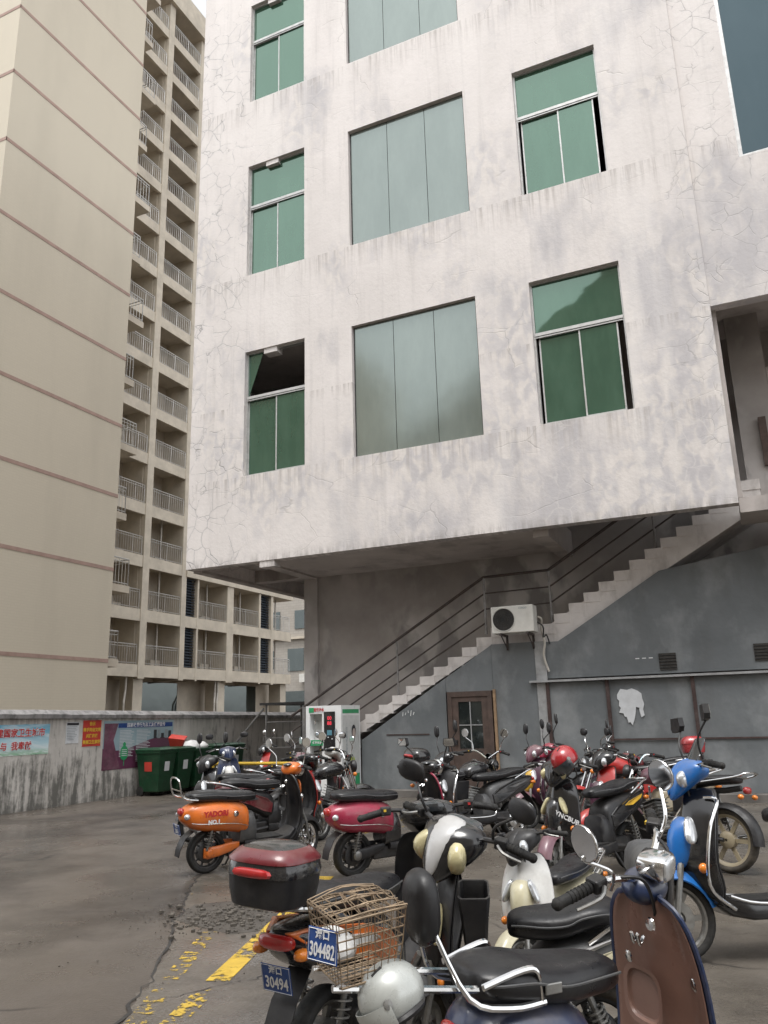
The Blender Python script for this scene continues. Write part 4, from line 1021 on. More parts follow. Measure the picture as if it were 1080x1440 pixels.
def topbox(bk, x, z, mat_low, mat_lid, trim, s=1.0, lens=True):
    lo = []; 
    for zz, a, b_ in ((0, .15, .17), (.01, .17, .19), (.08, .185, .205), (.145, .19, .21)): lo.append([(x+s*a*math.copysign(abs(math.cos(t))**.6, math.cos(t)), s*b_*math.copysign(abs(math.sin(t))**.6, math.sin(t)), z+s*zz) for t in [2*math.pi*k/20 for k in range(20)]])
    bx_ = bk.p(MB().rings(lo), 'top_box', mat_low, None, smooth=True, auto=50)
    hi = []
    for zz, a, b_ in ((.147, .196, .216), (.165, .198, .218), (.22, .185, .205), (.265, .15, .165), (.285, .1, .11), (.29, .03, .03)): hi.append([(x+s*a*math.copysign(abs(math.cos(t))**.62, math.cos(t)), s*b_*math.copysign(abs(math.sin(t))**.62, math.sin(t)), z+s*zz) for t in [2*math.pi*k/20 for k in range(20)]])
    bk.p(MB().rings(hi), 'box_lid', mat_lid, bx_, smooth=True, auto=50)
    if trim:
        tr = []
        for zz, a, b_ in ((.212, .19, .21), (.225, .189, .209), (.262, .155, .17), (.272, .135, .15)): tr.append([(x+s*(a+.004)*math.copysign(abs(math.cos(t))**.62, math.cos(t)), s*(b_+.004)*math.copysign(abs(math.sin(t))**.62, math.sin(t)), z+s*zz) for t in [2*math.pi*k/20 for k in range(20)]])
        bk.p(MB().rings(tr, cap=False), 'box_trim', trim, bx_, smooth=True, auto=50)
    if lens:
        bk.p(MB().ell((x-s*.19, 0, z+s*.17), (.02, s*.12, .018), 12, 6, 3), 'reflector', 'red_lens', bx_, smooth=True)
def seat(bk, secs, mat='vinyl', piping=True, name='seat'):
    s = bk.p(MB().loft(secs, 18, 3.0), name, mat, None, sub=1)
    if piping:
        for sd in (-1, 1):
            bk.p(MB().tube([(x, sd*(hw*1.0+.001), z+hh*.25) for x, z, hw, hh in secs[1:-1]], .0045, 6, sm=3), 'piping', 'grey_plastic', s, smooth=True)
    return s
def shock(bk, a, b_, front=False, spring='dull_metal'):
    a, b_ = Vector(a), Vector(b_); d = b_-a; m = MB().tube([a, b_], .014, 8)
    u = d.normalized().orthogonal(); q = d.normalized().cross(u); pts = []
    for k in range(49):
        t = k/48; an = t*2*math.pi*6; pts.append(a+d*(.12+.6*t)+(u*math.cos(an)+q*math.sin(an))*.026)
    m.tube(pts, .005, 5)
    bk.p(m, 'shock_absorber', spring, None, front, smooth=True)

def retro(name, label, pos, heading, C, steer=0, lean=5, **o):
    """rounded step-through scooter; C = colours: body, shield, liner, seat"""
    bk = Bike(name, label, 'scooter', pos, heading, steer, lean)
    R = o.get('R', .215); xr, xf = -.60, .64; top, bot = (.43, 0, .98), (.62, 0, .25)
    bk.S = steer_matrix(steer, top, bot); bk.sx = o.get('sx', 1.0)
    body = C['body']; r = bk.r
    wheel(bk, xr, R, .052, False, 'dark_metal', C.get('tyre', 'rubber'), .11, 10)
    wheel(bk, xf, R, .048, True, C.get('rim', 'dull_metal'), C.get('tyre', 'rubber'), .05, 9, disc=True)
    # rear bodywork
    secs = [(-.93, .60, .035, .03), (-.90, .60, .075, .07), (-.84, .595, .125, .115), (-.74, .585, .17, .15), (-.60, .58, .195, .165), (-.44, .57, .195, .165), (-.30, .55, .175, .165), (-.2, .52, .15, .16), (-.15, .49, .13, .15)]
    bd = bk.p(MB().loft(secs, 20, 2.5), 'body', body, None, sub=1)
    for sd in (-1, 1):    # side moulding bead and badge
        bk.p(MB().tube([(x, sd*(hw+.002), z-.06) for x, z, hw, hh in secs[2:8]], .004, 5, sm=3), 'side_bead', C.get('trim', 'chrome'), bd, smooth=True)
        bk.p(MB().lathe([(.001, .008), (.026, .006), (.03, 0)], (0, 0, 0), 'Y', 18).xf(Matrix.Translation((-.36, sd*.188, .60)) @ Matrix.Rotation(R_(0 if sd > 0 else 180), 4, 'Z')), 'badge', 'chrome', bd, smooth=True)
    # inner frame / battery bay between body and floor
    bk.p(MB().loft([(-.26, .40, .12, .13), (-.16, .42, .125, .16), (-.10, .42, .12, .17), (-.06, .38, .11, .12)], 14, 3.5), 'seat_base', C.get('base', 'black_plastic'), None, smooth=True, auto=50)
    bk.p(MB().loft([(-.2, .27, .12, .04), (-.05, .255, .15, .045), (.2, .25, .16, .045), (.34, .27, .15, .05), (.42, .32, .12, .06)], 14, 4), 'floorboard', C.get('floor', 'black_plastic'), None, smooth=True, auto=50)
    bk.p(MB().box((.1, 0, .303), (.34, .24, .012)), 'foot_mat', 'rubber', None)
    # seat
    sx = o.get('seat_front', -.04)
    ss = [(-.86, .785, .05, .03), (-.83, .785, .105, .045), (-.74, .785, .135, .055), (-.56, .78, .145, .06), (-.45, .765, .145, .055), (-.34, .755, .14, .055), (-.18, .75, .12, .055), (sx-.05, .745, .085, .05), (sx, .735, .04, .03)]
    seat(bk, ss, C.get('seat', 'vinyl'))
    # leg shield: outer skin and liner
    path = [(.26, .255, .145), (.36, .27, .17), (.44, .33, .195), (.485, .43, .205), (.49, .55, .205), (.475, .67, .20), (.45, .78, .19), (.425, .87, .165), (.41, .925, .12), (.405, .945, .07)]
    rows = []; rin = []
    for i, (x, z, hw) in enumerate(path):
        hw *= o.get('shw', 1.0)
        row = []; ri = []
        nx = .35 if i < 2 else .98; nz = -.93 if i < 2 else .15
        for k in range(13):
            s = -1+k/6; cv = .075*(s*s)
            X = x+.05-cv*(0 if i < 2 else 1); row.append((X, hw*s, z-(.02 if i < 2 else 0)))
            bul = (.10 if i > 2 else .02*i)*max(0, 1-abs(s)/.62)**.6 if abs(s) < .62 else 0
            if i >= 8: bul *= .8
            ri.append((X-.024-bul, hw*s*.965, z+.004))
        rows.append(row); rin.append(ri)
    bk.p(MB().shell(rows, (-.014, 0, .003)), 'leg_shield', C.get('shield', body), None, sub=1)
    ln = bk.p(MB().shell(rin, (.012, 0, 0)), 'shield_liner', C.get('liner', 'black_plastic'), None, sub=1)
    edge = [rows[i][0] for i in range(2, 10)]+[rows[9][k] for k in range(1, 12)]+[rows[i][12] for i in range(9, 1, -1)]
    bk.p(MB().tube([(x-.007, y*1.005, z) for x, y, z in edge], .011, 6, sm=2), 'shield_rim', C.get('rimtrim', C.get('shield', body)), None, smooth=True)
    gp_ = bk.p(MB().loft([(.345, .64, .05, .05), (.322, .64, .085, .085), (.314, .64, .09, .09), (.318, .64, .075, .075), (.336, .64, .07, .068)], 20, 3.2), 'glove_pocket', C.get('liner', 'black_plastic'), ln, smooth=True, auto=35)
    bk.p(MB().tube([(.33, -.015, .82), (.30, -.015, .80), (.285, -.015, .83)], .008, 6, sm=3).tube([(.33, .015, .82), (.30, .015, .80), (.285, .015, .83)], .008, 6, sm=3), 'bag_hook', 'chrome', ln, smooth=True)
    bk.p(MB().lathe([(.001, -.012), (.018, -.01), (.022, 0)], (.318, -.06, .87), 'X', 14), 'ignition_lock', 'chrome', ln, smooth=True)
    # horn cover + indicators on the shield
    bk.p(MB().loft([(.5, .5, .03, .12), (.56, .5, .035, .13), (.575, .5, .02, .10)], 12, 3), 'horn_cover', C.get('shield', body), None, smooth=True, auto=50)
    for sd in (-1, 1):
        bk.p(MB().ell((.47, sd*.155, .71), (.03, .03, .03), 12, 8), 'front_indicator', C.get('ind', 'chrome'), None, smooth=True)
    # front end
    fender(bk, xf, R, .078, 10, 175, .045, C.get('guard', body), True, depth=.06)
    for sd in (-1, 1):
        bk.p(MB().tube([(xf, sd*.065, R), (.585, sd*.065, .42), (.55, sd*.03, .55)], [.016, .02], 8), 'fork_leg', 'dull_metal', None, True, smooth=True)
    bk.p(MB().tube([(.575, 0, .45), (.43, 0, .97)], .03, 10), 'steering_column', 'dark_metal', None, True, smooth=True)
    if o.get('cowl', True):
        cw = bk.p(MB().loft([(.33, .985, .05, .03), (.345, .99, .10, .055), (.40, 1.0, .135, .07), (.46, 1.0, .115, .075), (.52, .995, .075, .07), (.54, .99, .06, .06)], 18, 2.4), 'handlebar_cowl', C.get('cowl', C.get('shield', body)), None, True, sub=1)
        hl = bk.p(MB().lathe([(.062, -.02), (.08, 0), (.084, .025), (.078, .034), (.07, .03)], (.53, 0, .99), 'X', 24), 'headlight', 'chrome', None, True, smooth=True)
        bk.p(MB().lathe([(.07, .028), (.05, .038), (.001, .044)], (.53, 0, .99), 'X', 24), 'lens', 'clear_lens', hl, True, smooth=True)
        bk.p(MB().ell((.355, 0, 1.045), (.05, .06, .02), 14, 6), 'speedometer', 'dark_lens', cw, True, smooth=True)
        handlebar(bk, (.40, 0, .995), .34, .03, .03)
    else:   # bare chrome bar with a separate lamp
        bk.p(MB().ell((.415, 0, .965), (.075, .085, .055), 18, 10), 'handlebar_cowl', body, None, True, smooth=True)
        hl = bk.p(MB().loft([(.40, 1.05, .035, .02), (.41, 1.05, .05, .035), (.46, 1.05, .056, .042), (.49, 1.05, .057, .044), (.50, 1.05, .052, .04)], 18, 3.2), 'headlight', 'chrome', None, True, smooth=True, auto=50)
        bk.p(MB().ell((.502, 0, 1.05), (.01, .047, .036), 16, 8, 3), 'lens', 'clear_lens', hl, True, smooth=True)
        handlebar(bk, (.40, 0, .99), .36, .07, .045)
    mk = o.get('mirrors', 'round')
    if mk:
        for sd in (-1, 1): mirror(bk, sd, (.385, sd*.2, 1.03), mk, o.get('mh', .2), o.get('mo', .09), .03, 'chrome' if mk == 'round' else 'black_plastic', 'chrome' if mk == 'round' else 'black_plastic', o.get('myaw', 8))
    # rear end: lamp, indicators, mudguard flap, motor arm, shocks, stand
    tl = bk.p(MB().ell((-.915, 0, .64), (.03, .055, .04), 14, 8, 2.6), 'tail_light', 'red_lens', None, smooth=True)
    for sd in (-1, 1): bk.p(MB().ell((-.885, sd*.105, .60), (.035, .03, .03), 12, 8), 'rear_indicator', 'clear_lens' if not o.get('amber') else 'amber_lens', None, smooth=True)
    bk.p(MB().shell([[(-.78, -.06+.12*k, .44), (-.87, -.06+.12*k, .38), (-.92, -.055+.11*k, .27), (-.93, -.05+.1*k, .2)][::1] for k in range(2)], (.008, 0, 0)), 'mud_flap', 'black_plastic', None, smooth=True)
    if o.get('plate'): plate(bk, (-.945, 0, .47), (.16, .11), o['plate'], '海口', -14)
    for sd in (-1, 1):
        am = C.get('arm', 'black_plastic')
        bk.p(MB().loft([(-.66, R, .015, .05, sd*.075), (-.62, R, .025, .062, sd*.085), (-.5, R+.01, .026, .055, sd*.088), (-.36, R+.035, .024, .05, sd*.085), (-.26, R+.05, .018, .03, sd*.08)], 12, 3), 'swing_arm', am, None, smooth=True, auto=50)
        bk.p(MB().lathe([(.001, sd*.118), (.03, sd*.118), (.045, sd*.11), (.05, sd*.1)], (xr, 0, R), 'Y', 18), 'axle_cap', 'dull_metal' if am == 'black_plastic' else am, None, smooth=True)
        shock(bk, (-.64, sd*.10, R+.03), (-.58, sd*.11, .50))
    bk.p(MB().tube([(-.2, .1, .24), (-.26, .2, .01), (-.3, .21, .006)], .011, 7), 'side_stand', 'dark_metal', None, smooth=True)
    bk.p(MB().box((-.2, 0, .2), (.35, .14, .12)), 'battery_tray', 'dark_metal', None, bevel=.02)
    if o.get('rack') == 'loop':
        bk.p(MB().tube([(-.78, -.12, .76), (-.95, -.12, .80), (-1.0, -.10, .97), (-1.0, .10, .97), (-.95, .12, .80), (-.78, .12, .76)], .009, 8, sm=4)
             .tube([(-.97, -.115, .86), (-.97, .115, .86)], .007, 6).tube([(-.88, -.13, .78), (-.88, .13, .78)], .007, 6), 'grab_rail', 'chrome', None, smooth=True)
    bk.body = bd
    return bk

def moped(name, label, pos, heading, C, steer=0, lean=5, **o):
    """sharper plastic electric scooter / step-through"""
    bk = Bike(name, label, 'scooter', pos, heading, steer, lean)
    R = o.get('R', .225); xr, xf = -.62, .63; top, bot = (.40, 0, 1.0), (.60, 0, .25); zs = o.get('dz', 0)
    bk.S = steer_matrix(steer, top, bot); bk.sx = o.get('sx', 1.0); sw = o.get('shield_w', 1.0); body = C['body']; p2 = C.get('panel', 'black_plastic')
    wheel(bk, xr, R, .05, False, C.get('rim', 'dark_metal'), C.get('tyre', 'rubber'), .105, 5)
    wheel(bk, xf, R, .046, True, C.get('rim', 'dull_metal'), C.get('tyre', 'rubber'), .05, 6, disc=True)
    secs = [(-.98, .71, .03, .02), (-.95, .70, .07, .05), (-.85, .665, .12, .085), (-.68, .63, .155, .11), (-.48, .60, .165, .125), (-.3, .55, .15, .15), (-.2, .50, .13, .16), (-.15, .46, .12, .15)]
    secs = [(x, z+zs, hw, hh) for x, z, hw, hh in secs]
    bd = bk.p(MB().loft(secs, 18, 3.2), 'body', p2, None, sub=1)
    for sd in (-1, 1):   # coloured flash panels, raised on the flanks
        pts = [(-.97, .735), (-.82, .745), (-.55, .70), (-.3, .62), (-.2, .55), (-.22, .44), (-.34, .47), (-.55, .56), (-.75, .63), (-.9, .69)]
        def hwid(x):
            for a, b_ in zip(secs[:-1], secs[1:]):
                if a[0] <= x <= b_[0]:
                    t = (x-a[0])/(b_[0]-a[0]); return a[2]+(b_[2]-a[2])*t
            return .06
        m = MB(); a = [(x, sd*(hwid(x)*.98+.012), z+zs) for x, z in pts]; m.poly(a, (0, -sd*.03, 0))
        bk.p(m, 'side_panel', body, bd, bevel=.008)
        bk.p(MB().poly([(x, sd*(hwid(x)*.98+.014), z+zs) for x, z in ((-.8, .70), (-.5, .655), (-.42, .62), (-.55, .615), (-.75, .665))], (0, -sd*.01, 0)), 'decal', C.get('decal', 'grey_plastic'), bd)
    bk.p(MB().loft([(-.24, .36+zs, .12, .12), (-.14, .4+zs, .13, .17), (-.08, .4+zs, .12, .16), (-.05, .36+zs, .1, .1)], 14, 3.5), 'seat_base', p2, None, smooth=True, auto=50)
    bk.p(MB().loft([(-.24, .27, .13, .05), (-.05, .26, .16, .05), (.22, .26, .165, .05), (.34, .29, .15, .055), (.43, .36, .12, .06)], 14, 4.5), 'floorboard', C.get('floor', 'black_plastic'), None, smooth=True, auto=50)
    bk.p(MB().box((.08, 0, .314), (.36, .27, .012)), 'foot_mat', 'rubber', None)
    ss = [(-.86, .81, .06, .03), (-.83, .815, .11, .04), (-.7, .815, .135, .05), (-.56, .80, .14, .055), (-.46, .775, .14, .055), (-.3, .765, .13, .055), (-.14, .765, .105, .055), (-.05, .76, .075, .045), (-.02, .755, .04, .03)]
    seat(bk, [(x, z+zs, a, b_) for x, z, a, b_ in ss], C.get('seat', 'vinyl'))
    # front fairing: ridged shield
    path = [(.28, .27, .15), (.38, .3, .175), (.46, .38, .19), (.50, .48, .205), (.50, .58, .215), (.475, .70, .21), (.44, .82, .185), (.41, .90, .14), (.40, .93, .09)]
    rows = []; rin = []
    for i, (x, z, hw) in enumerate(path):
        row = []; ri = []
        for k in range(11):
            s = -1+k/5; cv = .13*abs(s)**1.4 if i > 1 else 0
            row.append((x+.06-cv, hw*s*sw, z))
            ri.append((x+.03-cv-(.07*max(0, 1-abs(s)/.6) if i > 1 else 0), hw*s*.96*sw, z+.004))
        rows.append(row); rin.append(ri)
    bk.p(MB().shell(rows, (-.014, 0, .002)), 'leg_shield', C.get('shield', body), None, sub=1)
    ln = bk.p(MB().shell(rin, (.012, 0, 0)), 'shield_liner', C.get('liner', 'black_plastic'), None, sub=1)
    # nose wedge and lamps on the fairing
    ns = bk.p(MB().loft([(.44, .66, .10, .12), (.52, .64, .095, .15), (.585, .60, .06, .13), (.615, .56, .025, .07)], 14, 2.6), 'nose', C.get('nose', p2), None, sub=1)
    for sd in (-1, 1):
        bk.p(MB().ell((.505, sd*.10, .70), (.04, .022, .085), 12, 8, 2.6, (sd*.45, -.3, 0)), 'running_light', C.get('lens', 'clear_lens'), None, smooth=True)
        bk.p(MB().ell((.49, sd*.165, .50), (.028, .026, .028), 12, 8), 'front_indicator', 'amber_lens', None, smooth=True)
    fender(bk, xf, R, .072, 15, 165, .042, C.get('guard', p2), True, depth=.05)
    for sd in (-1, 1):
        bk.p(MB().tube([(xf, sd*.062, R), (.575, sd*.062, .46), (.55, sd*.03, .55)], [.016, .021], 8), 'fork_leg', 'dull_metal', None, True, smooth=True)
    bk.p(MB().tube([(.56, 0, .45), (.40, 0, .99)], .03, 10), 'steering_column', 'dark_metal', None, True, smooth=True)
    # handlebar cowl: beak with two lenses
    cw = bk.p(MB().loft([(.31, 1.03, .09, .035), (.33, 1.035, .15, .055), (.39, 1.03, .17, .075), (.45, 1.005, .14, .095), (.51, .96, .085, .09), (.54, .92, .045, .06), (.55, .895, .015, .02)], 18, 2.5), 'handlebar_cowl', C.get('cowl', body), None, True, sub=1)
    bk.p(MB().loft([(.36, 1.10, .045*C.get('crest_s', 1), .012), (.43, 1.078, .06*C.get('crest_s', 1), .034), (.50, 1.024, .045*C.get('crest_s', 1), .05), (.547, .952, .025*C.get('crest_s', 1), .047), (.56, .905, .01, .02)], 14, 2.4), 'cowl_crest', C.get('crest', C.get('cowl', body)), cw, True, sub=1)
    for sd in (-1, 1):
        bk.p(MB().ell((.468, sd*.082, .985), (.055*C.get('lens_s', 1), .034*C.get('lens_s', 1), .05*C.get('lens_s', 1)), 14, 8, 2.5, (0, .6, sd*.62)), 'headlight', C.get('lens', 'clear_lens'), cw, True, smooth=True)
    bk.p(MB().ell((.33, 0, 1.065), (.045, .1, .03), 14, 6, 3), 'speedometer', 'dark_lens', cw, True, smooth=True)
    if o.get('screen'):
        sr = [[(.455-.05*i+(.02*i*i*.2)-.03*abs(k-3)**1.5*.3, (k-3)*.04*(1-.08*i), 1.06+.055*i) for k in range(7)] for i in range(4)]
        bk.p(MB().shell(sr, (-.004, 0, 0)), 'windscreen', 'dark_lens', cw, True, sub=1)
    handlebar(bk, (.38, 0, 1.03), .34, .03, .025, o.get('chromebar', False))
    mk = o.get('mirrors', 'oval')
    if mk:
        for sd in (-1, 1): mirror(bk, sd, (.365, sd*.19, 1.07), mk, o.get('mh', .19), .1, .03, 'chrome' if mk == 'round' else 'black_plastic', 'black_plastic')
    # tail
    bk.p(MB().ell((-.965, 0, .70+zs), (.03, .085, .03), 14, 8, 2.8), 'tail_light', 'red_lens', None, smooth=True)
    for sd in (-1, 1): bk.p(MB().ell((-.93, sd*.10, .66+zs), (.04, .028, .022), 12, 8, 2.6), 'rear_indicator', o.get('rind', 'amber_lens'), None, smooth=True)
    bk.p(MB().shell([[(-.80, -.055+.11*k, .56), (-.90, -.06+.12*k, .47), (-.97, -.06+.12*k, .33), (-1.0, -.05+.1*k, .24)] for k in range(2)], (.008, 0, .004)), 'mud_flap', 'black_plastic', None, smooth=True)
    if o.get('plate'): plate(bk, (-.955, 0, .565), (.14, .11), o['plate'], '海口', -16)
    for sd in (-1, 1):
        bk.p(MB().tube([(xr, sd*.08, R), (-.2, sd*.09, .27)], [.022, .026], 8), 'swing_arm', C.get('arm', 'dark_metal'), None, smooth=True)
        shock(bk, (-.66, sd*.095, R+.02), (-.58, sd*.105, .54+zs), spring=o.get('spring', 'dull_metal'))
        if o.get('bars'):     # chrome crash bars around the shield
            bk.p(MB().tube([(.34, sd*.17, .28), (.50, sd*.24, .42), (.46, sd*.25, .70), (.36, sd*.20, .86), (.40, sd*.12, .88)], .010, 8, sm=5), 'crash_bar', 'chrome', None, smooth=True)
            bk.p(MB().tube([(.36, sd*.175, .35), (.2, sd*.19, .31), (-.15, sd*.19, .31), (-.22, sd*.15, .4)], .009, 8, sm=4), 'crash_bar', 'chrome', None, smooth=True)
    bk.p(MB().box((-.3, 0, .27), (.4, .17, .14)), 'battery_tray', 'dark_metal', None, bevel=.02)
    bk.p(MB().tube([(-.2, .1, .24), (-.26, .2, .01), (-.3, .21, .006)], .011, 7), 'side_stand', 'dark_metal', None, smooth=True)
    rk = o.get('rack', True)
    if rk:
        m = MB()
        for sd in (-1, 1): m.tube([(-.6, sd*.13, .72+zs), (-.82, sd*.13, .80+zs), (-1.0, sd*.11, .84+zs), (-1.05, sd*.04, .84+zs)], .011, 8, sm=3)
        m.tube([(-1.05, -.05, .84+zs), (-1.05, .05, .84+zs)], .011, 8); m.tube([(-.88, -.13, .815+zs), (-.88, .13, .815+zs)], .009, 6); m.tube([(-.97, -.12, .833+zs), (-.97, .12, .833+zs)], .009, 6)
        bk.p(m, 'rear_rack', 'chrome', None, smooth=True)
    bk.body = bd; bk.zs = zs
    return bk

def moto(name, label, pos, heading, C, steer=0, lean=8, **o):
    """light motorcycle with tank and engine"""
    bk = Bike(name, label, 'motorcycle', pos, heading, steer, lean)
    R = .295; xr, xf = -.63, .64; top, bot = (.36, 0, .98), (.6, 0, .32)
    bk.S = steer_matrix(steer, top, bot); tank = C['body']
    wheel(bk, xr, R, .055, False, C.get('rim', 'dull_metal'), C.get('tyre', 'rubber'), .08, 6)
    wheel(bk, xf, R, .045, True, C.get('rim', 'dull_metal'), C.get('tyre', 'rubber'), .05, 6, disc=True)
    bk.p(MB().loft([(-.12, .80, .08, .06), (-.06, .83, .12, .085), (.08, .86, .145, .11), (.22, .86, .13, .10), (.31, .84, .08, .06)], 16, 2.5), 'fuel_tank', tank, None, sub=1)
    bk.p(MB().lathe([(.035, 0), (.035, .012), (.001, .016)], (.1, 0, .965), 'Z', 16), 'filler_cap', 'chrome', None, smooth=True)
    seat(bk, [(-.80, .86, .05, .03), (-.77, .86, .11, .045), (-.6, .85, .135, .05), (-.42, .83, .14, .05), (-.3, .80, .125, .05), (-.16, .80, .095, .045), (-.1, .80, .06, .03)])
    for sd in (-1, 1):
        bk.p(MB().poly([(-.5, sd*.12, .5), (-.12, sd*.13, .52), (-.1, sd*.12, .74), (-.5, sd*.125, .76)], (0, -sd*.03, 0)), 'side_cover', C.get('panel', tank), None, bevel=.012)
        bk.p(MB().tube([(xr, sd*.09, R), (-.1, sd*.09, .36)], [.02, .024], 8), 'swing_arm', 'dark_metal', None, smooth=True)
        shock(bk, (-.6, sd*.12, R+.05), (-.46, sd*.13, .74))
        bk.p(MB().tube([(xf, sd*.075, R), (.385, sd*.075, .92)], [.024, .018], 8), 'fork_leg', 'chrome', None, True, smooth=True)
        bk.p(MB().ell((.46, sd*.14, .80), (.03, .03, .03), 10, 6), 'front_indicator', 'amber_lens', None, True, smooth=True)
        bk.p(MB().ell((-.86, sd*.13, .70), (.03, .03, .025), 10, 6), 'rear_indicator', 'amber_lens', None, smooth=True)
        bk.p(MB().tube([(.0, sd*.1, .28), (-.02, sd*.24, .27)], .014, 7), 'foot_peg', 'rubber', None)
        bk.p(MB().tube([(.28, sd*.06, .75), (.34, sd*.2, .5), (.26, sd*.22, .36), (.05, sd*.1, .28)], .012, 8, sm=4), 'crash_bar', 'chrome', None, smooth=True)
    e = MB(); e.box((.05, 0, .34), (.34, .22, .18)).box((.16, 0, .5), (.14, .17, .2), (0, .35, 0))
    en = bk.p(e, 'engine', 'dull_metal', None, bevel=.02)
    f = MB()
    for k in range(6): f.box((.12+.014*k, 0, .43+.034*k), (.19, .23, .008), (0, .35, 0))
    bk.p(f, 'cooling_fins', 'dull_metal', en)
    for sd in (-1, 1): bk.p(MB().lathe([(.001, sd*.135), (.07, sd*.13), (.08, sd*.1)], (.0, 0, .33), 'Y', 18), 'crank_cover', 'chrome', en, smooth=True)
    bk.p(MB().tube([(.22, -.06, .48), (.32, -.1, .36), (.2, -.14, .2), (-.1, -.16, .2), (-.35, -.17, .24), (-.8, -.17, .33)], [.018, .045], 10, sm=4), 'exhaust', 'chrome', None, smooth=True)
    m = MB().tube([(.36, 0, .88), (.1, 0, .76), (-.5, 0, .74), (-.8, 0, .78)], .028, 8, sm=3).tube([(.34, 0, .82), (.26, 0, .4), (.1, 0, .24), (-.2, 0, .3), (-.3, 0, .74)], .022, 8, sm=3)
    bk.p(m, 'frame', 'dark_metal', None, smooth=True)
    fender(bk, xf, R, .07, 30, 150, .04, C.get('guard', tank), True, depth=.04)
    fender(bk, xr, R, .085, 40, 185, .05, C.get('rguard', 'black_plastic'), False, depth=.05)
    hl = bk.p(MB().lathe([(.03, -.09), (.075, -.05), (.088, 0), (.085, .01)], (.50, 0, .88), 'X', 22), 'headlight', C.get('lamp', 'black_plastic'), None, True, smooth=True)
    bk.p(MB().lathe([(.083, .008), (.05, .024), (.001, .03)], (.50, 0, .88), 'X', 22), 'lens', 'clear_lens', hl, True, smooth=True)
    bk.p(MB().lathe([(.001, .03), (.04, .03), (.045, 0), (.04, -.03)], (.40, 0, 1.0), 'X', 16), 'speedometer', 'black_plastic', None, True, smooth=True)
    handlebar(bk, (.36, 0, .98), .36, .09, .05)
    mk = o.get('mirrors', 'oval')
    if mk:
        for sd in (-1, 1): mirror(bk, sd, (.33, sd*.2, 1.08), mk, .17, .1, .03, 'chrome' if mk == 'round' else 'black_plastic', 'chrome')
    bk.p(MB().ell((-.86, 0, .76), (.03, .06, .035), 12, 8, 2.6), 'tail_light', 'red_lens', None, smooth=True)
    bk.p(MB().tube([(-.45, -.13, .82), (-.8, -.13, .88), (-.92, -.1, .92), (-.92, .1, .92), (-.8, .13, .88), (-.45, .13, .82)], .01, 8, sm=3).tube([(-.8, -.13, .88), (-.8, .13, .88)], .008, 6), 'rear_rack', 'chrome', None, smooth=True)
    bk.p(MB().tube([(-.1, .1, .28), (-.16, .24, .02), (-.2, .25, .006)], .012, 7), 'side_stand', 'dark_metal', None, smooth=True)
    bk.zs = 0
    return bk

def helmet(name, label, mat, loc, rot, visor='dark_lens', s=1.0, parent=None):
    r = empty(name, loc, rot); r.scale = (s, s, s); tag(r, label, 'helmet')
    rings = []
    for i in range(11):
        ph = -.62+(math.pi/2+.62)*i/10; ph = min(ph, 1.54); ring = []
        for k in range(24):
            a = 2*math.pi*k/24
            ring.append((.135*math.cos(ph)*math.cos(a)*(1.06 if math.cos(a) < 0 else 1.0), .118*math.cos(ph)*math.sin(a), .125*math.sin(ph)))
        rings.append(ring)
    MB().rings(rings).build('shell', mat, r, smooth=True, auto=60)
    vr = []
    for i in range(6):
        ph = -.72+.85*i/5; vr.append([(.152*math.cos(ph*.8)*math.cos(a), .128*math.cos(ph*.8)*math.sin(a), .125*math.sin(ph)-.01) for a in [R_(-75+150*k/14) for k in range(15)]])
    MB().shell(vr, (.004, 0, 0)).build('visor', visor, r, smooth=True, auto=60)
    MB().torus((0, 0, -.075), .105, .014, 'Z', 24, 6).build('rim', 'black_plastic', r, smooth=True)
    for sd in (-1, 1): MB().lathe([(.001, sd*.012), (.018, sd*.01), (.02, 0)], (.045, sd*.112, .0), 'Y', 12).build('visor_pivot', 'dull_metal', r, smooth=True)
    for sd in (-1, 1): MB().box((.02, sd*.05, .108), (.05, .012, .008), (-.4*sd, .2, 0)).build('vent', 'black_plastic', r)
    MB().tube([(.03, -.1, -.07), (.04, -.06, -.16), (.04, .0, -.185), (.04, .06, -.16), (.03, .1, -.07)], .007, 6, sm=4).build('chin_strap', 'black_plastic', r, smooth=True)
    return r
# ================================================================== the parked vehicles, in the yard's own coordinates
_fh = Vector((-.4077, .9131)); _rt = Vector((.9131, .4077))
def G(r, d): q = _rt*r+_fh*d; return (q.x, q.y)      # metres to the right of / ahead of where the photographer stands
HD = 24.46
paint('navy', (.018, .032, .085)); paint('orange', (.72, .17, .02)); paint('magenta', (.33, .022, .06)); paint('red', (.42, .02, .018))
paint('blue', (.015, .16, .52)); paint('cream', (.56, .52, .36)); paint('silver', (.5, .5, .5), .3); paint('white', (.7, .7, .68))
paint('purple', (.07, .022, .05)); paint('mauve', (.17, .075, .10)); paint('dark_red', (.14, .012, .018)); paint('yellow', (.6, .36, .03)); paint('teal', (.03, .13, .15)); paint('tan', (.33, .28, .19))
simple('brown_liner', (.24, .135, .105), .34, 0, .15, (.2, .13, .1), 5, coat=.3)
simple('helmet_silver', (.46, .48, .46), .3, .2, .08, (.3, .3, .28), 8, coat=.5)
simple('helmet_red', (.36, .014, .02), .2, 0, .12, (.4, .2, .2), 6, coat=.8)

